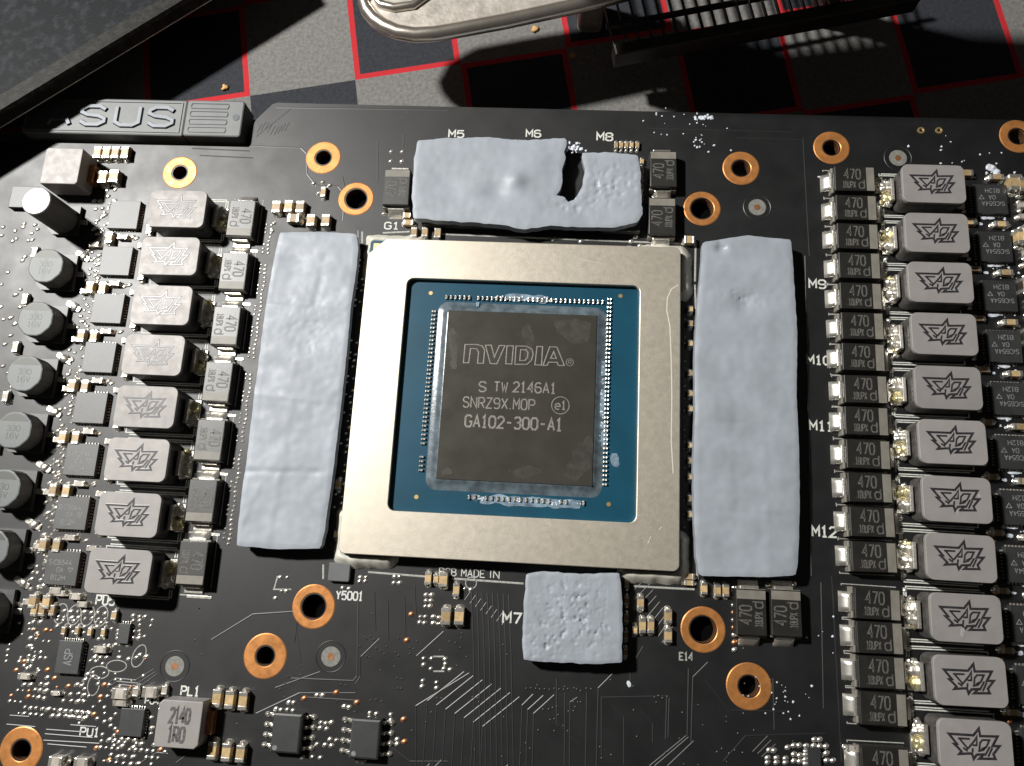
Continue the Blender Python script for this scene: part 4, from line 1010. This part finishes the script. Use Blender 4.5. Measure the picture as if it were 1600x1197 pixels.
for k in range(60):
    x, y = Vector((-48.72, -48.72)) + Vector((random.uniform(-4.5, 4.5), random.uniform(-2.6, 2.2)))
    x = round(x/0.8)*0.8; y = round(y/0.8)*0.8
    if free(x, y): dot(x, y, random.uniform(0.2, 0.3), 'tin', 0.22)
for k in range(150):
    x, y = random.uniform(2, 46), random.uniform(-56, -36)
    if noise.noise(Vector((x*0.25, y*0.25, 9))) > 0.1: dots.dome(round(x/0.6)*0.6, round(y/0.6)*0.6, 0.0, 0.14, 0.14, 0.05, 'trace', n=6, rings=1)
for k in range(120):
    x, y = random.uniform(-42, 2), random.uniform(-56, -30)
    if noise.noise(Vector((x*0.25, y*0.25, 2))) > 0.12: dots.dome(round(x/0.6)*0.6, round(y/0.6)*0.6, 0.0, 0.14, 0.14, 0.05, 'trace', n=6, rings=1)
for x, y in [(59.26, 44.12), (61.91, 44.18)]: dots.annulus(x, y, 0.0, 0.08, 0.25, 0.55, 'gold', n=16, c=0.06)
link('solder_dots', dots.mesh('solder_dots'), card, kind='stuff')
# big solder tabs by the can capacitors
for k in range(7):
    y = 15.75 - 8.1*k
    g = MB(); g.rbox(0, 0, 0, 2.6, 0.9, 0.25, 'tin', r=0.3, c=0.1); g.lump(0.2, 0, 0.15, 0.7, 'tin', 0.5, k)
    link('solder_tab', g.mesh('solder_tab'), card, (-67.6, y + 3.7, 0), -0.5)
# printed ovals in the dense field
g = MB()
for cx, cy, a, b2, rot in [(*(-61.37, -32.99), 0.9, 1.35, -0.15), (*(-59.43, -33.06), 0.9, 1.35, -0.15), (*(-57.52, -33.03), 0.9, 1.35, -0.15), (*(-55.61, -33.01), 0.9, 1.35, -0.15),
                           (*(-52.34, -39.34), 1.4, 0.75, 0.05), (*(-54.60, -40.30), 1.35, 0.8, 0.05), (*(-55.11, -41.96), 0.8, 1.3, 0.0), (*(-49.45, -37.86), 0.85, 1.5, -0.3), (*(-4.82, -25.84), 0.75, 0.75, 0.0)]:
    pts = []
    for k in range(20):
        t = 2*math.pi*k/20; x, y = a*math.cos(t), b2*math.sin(t)
        pts.append((cx + x*math.cos(rot) - y*math.sin(rot), cy + x*math.sin(rot) + y*math.cos(rot)))
    g = MB(); g.strip(pts, 0.13, 0, 0.02, 'dim_silkscreen', closed=True)
    link('printed_oval', g.mesh('printed_oval'), card)
for pts in ([(-29.51, -28.02), (-31.92, -28.15), (-31.60, -26.34)], [(-9.27, -35.62), (-7.81, -35.54)], [(-9.13, -37.48), (-7.67, -37.39)]):
    g = MB(); g.strip(pts, 0.2, 0, 0.02, 'dim_silkscreen')
    link('printed_line', g.mesh('printed_line'), card)

# ------------------------------------------------------------------ branded edge cover
g = MB(); g.rbox(-67.3, 42.4, -1.9, 26.2, 6.3, 3.6, 'bar_metal', r=0.3, c=0.25)
bar = link('edge_cover', g.mesh('edge_cover'), card, label='grey metal edge cover with raised brand letters')
g = MB(); g.rbox(-49.55, 42.4, -1.9, 9.3, 6.3, 3.75, 'bar_metal', r=0.5, c=0.25)
end = link('cover_end', g.mesh('cover_end'), bar)
for k in range(4):
    g = MB(); y = 44.45 - 1.37*k
    g.strip([(-53.3, y+0.42), (-47.5, y+0.42), (-47.35, y), (-47.5, y-0.42), (-53.3, y-0.42), (-53.45, y)], 0.16, 1.85, 0.09, 'bar_dark', closed=True)
    link('slot', g.mesh('slot'), bar)
g = MB(); g.cyl(-46.0, 42.6, 1.85, 0.55, 0.06, 'bar_dark', n=18)
link('screw', g.mesh('screw'), bar)
g = MB(); g.strip([(-80, 39.85), (-54.9, 39.85), (-54.9, 45.0), (-80, 45.0)], 0.3, 1.7, 0.12, 'bar_metal', closed=True)
link('rim', g.mesh('rim'), bar)
for t, x in (('A', -74.6), ('S', -69.0), ('U', -63.4), ('S', -58.0)):
    link('raised_letter', text_mesh(t, 'letter_metal', 3.2, 3.8, 0.055, 0.3), bar, (x, 42.4, 1.7))

# ------------------------------------------------------------------ thermal pads
def pad(name, outline_pts, z0, z1, label, seed, dents=(), amp=0.09, cell=0.30, rag=0.05, rough_spots=(), folds=()):
    poly = ragged(outline_pts, 0.45, rag, seed*11.0)
    def hf(x, y, d):
        e = 0.4
        z = z1 - (0.0 if d >= e else (z1-z0)*0.07*(1-math.sqrt(max(0, 1-(1-d/e)**2))))
        z += amp*noise.noise(Vector((x*0.16+seed, y*0.16, 1))) + amp*0.5*noise.noise(Vector((x*0.42+seed, y*0.42, 4))) + 0.035*noise.noise(Vector((x*0.9, y*0.9, seed)))
        for cx, cy, r, h in dents:
            q = ((x-cx)**2+(y-cy)**2)/(r*r)
            z += h*math.exp(-q)
        for cx, cy, rx_, ry_, h in rough_spots:
            q = ((x-cx)/rx_)**2+((y-cy)/ry_)**2
            if q < 2.5:
                k = math.exp(-q)
                nv = 0.8*noise.noise(Vector((x*1.1+seed, y*1.1, 8))) + 0.7*noise.noise(Vector((x*2.9, y*2.9, seed))) + 0.7*noise.noise(Vector((x*5.6, y*5.6, seed)))
                z += h*k*(-max(0.0, nv - 0.12)*1.25 + 0.12*nv)
        for ax, ay, bx, by, w, h in folds:
            dx, dy = bx-ax, by-ay; L2 = dx*dx+dy*dy
            t = ((x-ax)*dx+(y-ay)*dy)/L2
            if -0.1 < t < 1.1:
                s = ((x-ax)*-dy+(y-ay)*dx)/math.sqrt(L2)
                z += 0.6*h*math.exp(-(s/(w*0.7))**2)*min(1, (t+0.1)*6, (1.1-t)*6)*(0.6 + 0.8*noise.noise(Vector((x*0.5, y*0.5, seed))))
        return z
    g = MB(); sheet(g, poly, z0, hf, 'thermal_pad', cell)
    return link(name, g.mesh(name), None, label=label, category='thermal pad', group='thermal pads laid on the memory chips')
pad('thermal_pad', [(-36.39, 23.22), (-30.23, 23.52), (-24.82, 23.39), (-24.33, 21.28), (-24.27, 17.78), (-24.54, 11.87), (-24.42, 4.22), (-24.49, -3.21), (-24.63, -12.20), (-24.96, -20.02), (-25.23, -22.33), (-31.35, -22.73), (-36.85, -22.59), (-37.02, -19.34), (-37.01, -10.56), (-37.10, -2.84), (-37.10, 5.13), (-37.07, 12.38), (-36.85, 18.34)],
    1.3, 2.75, 'long creased grey-blue thermal pad left of the square processor', 1,
    dents=((-34, 18, 2.5, -0.25), (-30, 8, 3, -0.2), (-33, -12, 3, 0.2)),
    folds=((-38, 12.0, -26, 11.2, 0.5, -0.16), (-38, -1.5, -26, -2.0, 0.7, 0.16), (-38, -12.5, -26, -12.0, 0.5, -0.2), (-31.5, -2, -32.5, -22, 0.8, 0.14), (-29.0, 20, -30, 12, 0.8, -0.18), (-34.5, -14, -37, -21, 0.5, 0.14)), rough_spots=((-30, 9, 4, 5, 0.18),))
pad('thermal_pad', [(-16.89, 38.88), (-12.23, 39.43), (-6.40, 39.69), (-0.57, 39.41), (5.58, 39.89), (5.81, 38.62), (5.38, 37.55), (5.70, 36.50), (5.19, 34.81), (5.36, 32.94), (5.04, 31.28), (4.50, 30.54), (5.64, 30.37), (6.34, 29.47), (7.07, 30.00), (7.70, 30.84), (8.41, 32.41), (8.61, 34.91), (8.17, 36.89), (7.58, 37.40), (10.05, 37.67), (12.91, 37.64), (16.33, 37.42), (16.84, 35.34), (16.99, 31.22), (17.32, 27.87), (16.51, 26.53), (13.18, 25.62), (7.60, 25.55), (3.85, 25.63), (0.13, 24.90), (-2.72, 25.42), (-7.47, 25.78), (-11.27, 25.86), (-16.54, 26.10), (-17.06, 30.21), (-17.20, 35.45)],
    1.3, 2.75, 'grey-blue thermal pad with a torn gap, above the square processor', 2,
    dents=((*(-1.58, 32.64), 1.3, 0.55), (*(-4.43, 30.58), 1.6, -0.4), (*(8.89, 28.93), 3.2, -0.35), (*(-11.70, 31.93), 3.0, -0.15), (*(0.63, 34.37), 2.2, 0.25)),
    rough_spots=((*(12.55, 32.63), 4.5, 3.0, 0.5), (*(7.95, 29.11), 3.5, 1.6, 0.45)), rag=0.12, cell=0.28)
pad('thermal_pad', [(26.01, 23.75), (28.84, 24.34), (32.49, 25.05), (35.21, 24.74), (38.56, 24.56), (38.79, 19.97), (39.05, 10.49), (38.70, 1.33), (38.83, -5.73), (38.66, -14.28), (38.22, -20.93), (37.85, -22.49), (34.22, -22.93), (30.11, -23.07), (25.47, -23.23), (24.98, -20.80), (24.73, -14.98), (24.64, -8.13), (24.90, -1.06), (24.81, 6.21), (25.17, 13.72), (25.72, 19.52)],
    1.3, 2.75, 'long smooth grey-blue thermal pad right of the square processor', 3,
    dents=((*(31.89, 14.92), 1.5, -0.45), (*(26.90, -0.97), 3.0, 0.2), (*(28.65, 22.95), 0.7, -0.5)), rough_spots=((*(31.90, 15.40), 3.2, 1.3, 0.45), (*(28.65, 23.14), 0.8, 0.8, 0.6)),
    folds=((27.0, -2.6, 38, -2.8, 0.4, -0.10), (27, -14.6, 38, -15, 0.4, -0.12), (30.2, 4, 30.5, -20, 0.9, -0.10), (34, 0, 34.4, -22, 0.8, 0.10)))
pad('thermal_pad', [(2.69, -24.20), (5.04, -23.74), (9.69, -23.83), (14.97, -23.38), (15.37, -26.21), (15.54, -30.61), (15.54, -34.62), (12.93, -34.93), (9.65, -35.04), (6.36, -35.15), (2.79, -34.97), (2.59, -32.53), (2.56, -28.53)],
    1.3, 2.75, 'small square grey-blue thermal pad with a rough pitted face, below the processor', 4,
    rough_spots=((*(8.83, -28.18), 3.6, 3.6, 0.55), (*(5.43, -32.77), 2.6, 2.6, 0.4), (*(12.01, -31.60), 2.2, 2.4, 0.3)), cell=0.2, rag=0.09)

# crumbs and smears of old paste
res = MB()
random.seed(5)
def crumbs(cx, cy, sx, sy, n, r0, r1, z=0.02):
    for k in range(n):
        x, y = random.gauss(cx, sx), random.gauss(cy, sy); r = random.uniform(r0, r1)
        res.lump(x, y, z + r*0.1, r, 'paste', 0.35, random.random()*50, 2)
for px_, n in (((6.75, 38.51), 14),): crumbs(px_[0], px_[1], 0.9, 0.35, n + 10, 0.1, 0.32, 2.2)
crumbs(*(26.55, 45.48), 0.7, 0.3, 12, 0.12, 0.34)
crumbs(*(22.84, 44.18), 3.0, 1.2, 16, 0.06, 0.16); crumbs(*(26.73, 41.01), 1.6, 1.4, 16, 0.06, 0.2); crumbs(*(64.74, 40.42), 3.5, 1.6, 14, 0.06, 0.2)
crumbs(*(69.19, 37.91), 0.9, 0.9, 12, 0.08, 0.25); crumbs(*(36.76, -38.80), 2.2, 1.8, 26, 0.05, 0.14)
crumbs(*(42.31, -31.37), 3, 6, 10, 0.06, 0.18)
def patch(cx, cy, rx_, ry_, seed, h=0.25):
    pts = [(cx + rx_*(1 + 0.35*noise.noise(Vector((math.cos(a*math.pi/8)*1.3, math.sin(a*math.pi/8)*1.3, seed))))*math.cos(a*math.pi/8), cy + ry_*(1 + 0.35*noise.noise(Vector((math.cos(a*math.pi/8)*1.3, math.sin(a*math.pi/8)*1.3, seed + 5))))*math.sin(a*math.pi/8)) for a in range(16)]
    sheet(res, ragged(pts, 0.2, 0.22, seed*3.0), 0.0, lambda x, y, d: 0.03 + h*min(1, d*2.2)*(0.6 + 0.6*noise.noise(Vector((x*2.2, y*2.2, seed)))), 'paste', 0.16)
patch(*(69.03, 38.22), 1.0, 0.5, 1.0, 0.4); patch(*(69.68, 37.20), 0.55, 1.2, 2.0, 0.4); patch(*(26.55, 45.48), 0.8, 0.28, 3.0, 0.2); patch(*(16.72, -37.56), 0.22, 0.42, 4.0, 0.3); patch(*(44.41, 35.95), 1.2, 0.2, 6.0, 0.15)
for k in range(11):
    y = 33.21 - 7.4825*k
    patch(68.0 + math.sin(k*3), y - 3.05, 1.1, 0.26, k + 10.0); patch(70.3, y + 3.0 + 0.2*math.sin(k), 0.7, 0.35, k + 30.0); patch(66.9, y + 3.3, 0.5, 0.22, k + 50.0)
    crumbs(68.4, y - 3.1, 1.6, 0.3, 7, 0.06, 0.2); crumbs(70.3, y + 3.0, 1.0, 0.4, 5, 0.06, 0.2)
for x0, x1, y in (((-4.05, 14.56)[0], (5.25, 14.32)[0], (-1.25, 14.47)[1]),):
    for k in range(26): res.lump(x0 + (x1-x0)*k/26, y + random.uniform(-.3, .3), SUB_T + 0.2, random.uniform(.09, .2), 'paste', 0.5, k, 1)
for k in range(46):
    a, b = Vector((-5.63, -14.51)), Vector((10.04, -14.52)); p = a + (b-a)*random.random()
    res.lump(p.x, p.y + random.uniform(-.35, .3), SUB_T + 0.1, random.uniform(.07, .17), 'paste', 0.45, k, 1)
for k in range(30):
    a, b = Vector((12.21, 5.06)), Vector((12.15, -5.91)); p = a + (b-a)*random.random()
    res.lump(p.x + random.uniform(-.2, .2), p.y, SUB_T + 0.1, random.uniform(.07, .16), 'paste', 0.45, k, 1)
link('thermal_paste_residue', res.mesh('thermal_paste_residue'), None, kind='stuff', label='white crumbs and smears of old thermal paste on the board', category='paste residue')
film = MB()
def smear(pts, z, seed):
    poly = ragged(pts, 0.4, 0.25, seed)
    sheet(film, poly, z, lambda x, y, d: z + 0.01 + 0.03*min(1, d), 'paste_film', 0.4)
for pts, z, sd in (([(-3.88, 14.86), (-1.29, 15.15), (3.37, 14.93), (6.17, 14.35), (3.42, 13.86), (-1.23, 13.98)], SUB_T + 0.12, 1), ([(-6.10, -14.10), (0.24, -13.96), (7.24, -14.06), (11.16, -14.38), (9.02, -15.26), (2.05, -15.26), (-4.53, -15.15)], SUB_T + 0.06, 2),
                   ([(11.87, 7.86), (12.55, 6.00), (12.56, -1.38), (12.96, -6.76), (12.27, -7.24), (11.85, -1.41), (11.79, 4.11)], SUB_T + 0.12, 3), ([(13.85, -7.17), (14.74, -7.75), (14.94, -8.80), (14.25, -9.53), (13.63, -9.03), (13.51, -7.80)], SUB_T + 0.03, 4),
                   ([(-10.45, 12.27), (-7.70, 13.16), (-4.48, 13.96), (-4.19, 13.68), (-7.21, 12.79), (-9.95, 11.90)], SUB_T + 0.3, 6)):
    smear(pts, z, sd)
for x, y, r1, r2 in ((*(58.42, -13.36), 0.2, 0.75), (*(58.01, -28.52), 0.32, 0.8), (*(61.34, -11.15), 0.2, 0.4)):
    res2 = MB(); sheet(res2, ragged([(x + r1*math.cos(a*math.pi/6), y + r2*math.sin(a*math.pi/6)) for a in range(12)], 0.2, 0.12, x), 4.0, lambda qx, qy, d: 4.01 + 0.1*min(1, d*2), 'paste_dim', 0.14)
    link('paste_smear', res2.mesh('paste_smear'), card)
link('thermal_paste_film', film.mesh('thermal_paste_film'), None, kind='stuff', label='thin whitish film of wiped thermal paste round the die', category='paste film')

# ------------------------------------------------------------------ things behind the card
# metal tool with a rounded, rimmed end
TOOL = [(-25.82, 56.09), (-25.09, 54.38), (-23.70, 52.69), (-21.99, 51.44), (-19.76, 50.43), (-16.93, 49.95), (-13.71, 50.22), (-10.07, 51.02), (-3.71, 52.50), (2.64, 54.19), (9.90, 56.21), (13.98, 57.55), (15.27, 62.95), (11.45, 68.41), (1.17, 67.19), (-12.86, 64.26), (-20.33, 62.50), (-24.37, 59.70)]
g = MB(); c0 = Vector((-3.18, 59.99))
TOOLX = Vector((33.67, 69.73)) - Vector((-21.65, 55.94)); TOOLX.normalize()
def inset(d, z):
    out = []; n = len(TOOL)
    for i in range(n):
        a, b, c = Vector(TOOL[i-1]), Vector(TOOL[i]), Vector(TOOL[(i+1) % n])
        n1 = Vector((-(b-a).y, (b-a).x)).normalized(); n2 = Vector((-(c-b).y, (c-b).x)).normalized()
        m = (n1+n2).normalized()
        out.append((b.x + m.x*d, b.y + m.y*d, z))
    return out
g.loft([inset(1.0, 9.6), inset(0.8, 10.6), inset(1.2, 11.4)], 'tool_steel', bottom=True)
tool = link('metal_handle', g.mesh('metal_handle'), None, label='shiny steel tool end with a rounded rim above the checked mat', category='tool')
g = MB(); g.tube([(x, y, 10.9) for x, y, _ in inset(1.05, 0)], 1.1, 'tool_rim', n=16, closed=True)
link('rim', g.mesh('rim'), tool)
g = MB(); q = [(-23.47, 57.21), (-22.18, 55.50), (-20.15, 54.99), (-17.38, 55.47), (-15.37, 57.33)]; g.tube([(x, y, 11.5) for x, y in q], 0.7, 'tool_rim', n=12)
link('inner_rim', g.mesh('inner_rim'), tool)
fx_, fy_ = (8.75, 64.51)
g = MB(); g.rbox(fx_, fy_, -3, 4, 4, 12.8, 'tool_steel', r=1, c=0.3); link('foot', g.mesh('foot'), tool)

# black finned heatsink
A = Vector((12.45, 51.13)); B = Vector((55.83, 61.23)); U = (B-A).normalized()
ang = math.atan2(U.y, U.x)
sink = link('finned_heatsink', None, None, (A.x, A.y, 0), ang, label='black heatsink of thin parallel fins at the top edge of the mat', category='heatsink')
g = MB(); g.rbox(23, 1.0, 4.0, 46, 2.0, 3.0, 'fin_black', c=0.3); link('frame_bar', g.mesh('frame_bar'), sink)
g = MB(); g.rbox(23, 6.3, 4.8, 46, 0.6, 0.9, 'fin_black', c=0.15); link('frame_bar', g.mesh('frame_bar'), sink)
g = MB(); g.rbox(23, 27.5, -3, 46, 5, 11.0, 'fin_black', c=0.3); link('unseen_block', g.mesh('unseen_block'), sink)  # unseen solid block, added and sized for its shadow on the mat
g = MB(); g.rbox(0, 13.5, 5.2, 0.22, 24.5, 0.7, 'fin_black', c=0.05); FIN = g.mesh('fin')
for k in range(23): link('fin', FIN, sink, (0.4 + 1.95*k, 0, 0))

# added unseen slab on posts, shaped to throw shade on the mat
def to_sink(x, y):
    d = Vector((x - A.x, y - A.y)); return (d.x*math.cos(ang) + d.y*math.sin(ang), -d.x*math.sin(ang) + d.y*math.cos(ang))
SH = [to_sink(*p) for p in ((-7, 55.9), (52, 55.9), (52, 70.0), (30, 70.6), (12, 67.6), (-7, 65.5))]
g = MB(); g.loft([[(x, y, 29.0) for x, y in SH], [(x, y, 32.0) for x, y in SH]], 'fin_black', bottom=True)
link('shade_blocker', g.mesh('shade_blocker'), sink)
for x in (8, 46):
    q = to_sink(x, 66.0)
    g = MB(); g.rbox(q[0], q[1], -3, 3, 3, 32.2, 'fin_black', c=0.2); link('blocker_post', g.mesh('blocker_post'), sink)

# dusty slab overhanging from the upper left
g = MB()
PL = [Vector(p) for p in [(-91.22, 30.79), (-80.05, 39.50), (-54.19, 59.52), (-42.16, 68.78)]]
PLs = [(PL[0].x, PL[0].y), (PL[3].x, PL[3].y), (PL[3].x - 40, PL[3].y + 60), (PL[0].x - 45, PL[0].y + 65)]
def off(d, z):
    nn = (Vector(PLs[0]) - Vector(PLs[3])).normalized()
    a = Vector(PLs[0]) - nn*d; b = Vector(PLs[1]) - nn*d
    return [(a.x, a.y, z), (b.x, b.y, z), (PLs[2][0], PLs[2][1], z), (PLs[3][0], PLs[3][1], z)]
g.loft([off(0.3, 4.2), off(0.0, 4.6), off(0.0, 6.5), off(0.35, 7.0)], 'dusty_edge', bottom=True, top=False)
g.loft([off(0.35, 7.0), off(2.7, 7.0), off(2.9, 6.8)], 'dusty_edge', top=True, top_mat='dusty_plate')
slab_rim = MB(); a_, b_ = off(0.0, 4.6)[0], off(0.0, 4.6)[1]; slab_rim.tube([a_, b_], 0.12, 'tool_rim', n=8)
slab = link('dusty_cover', g.mesh('dusty_cover'), None, label='dusty black cover plate overhanging the upper left of the board', category='cover plate')
g = MB(); g.rbox((PLs[2][0]+PLs[3][0])/2 + 8, (PLs[2][1]+PLs[3][1])/2 - 10, -3, 14, 14, 7.4, 'dusty_edge', c=0.5)
link('support_post', g.mesh('support_post'), slab)
link('edge_line', slab_rim.mesh('edge_line'), slab)  # thin bright metal line along the slab's lower edge

# crumbs on the mat
for k, p in enumerate([(-0.19, 62.80), (6.20, 58.01), (-50.87, 50.87)]):
    g = MB(); g.lump(0, 0, 0.15, 0.55, 'crumb', 0.45, k*7 + 3)
    link('crumb', g.mesh('crumb'), None, (p[0], p[1], -3), label=('tan crumb on the pale grey check of the mat', 'dim tan crumb in shadow on the mat', 'tan crumb on the mat beside the edge cover')[k], category='crumb')
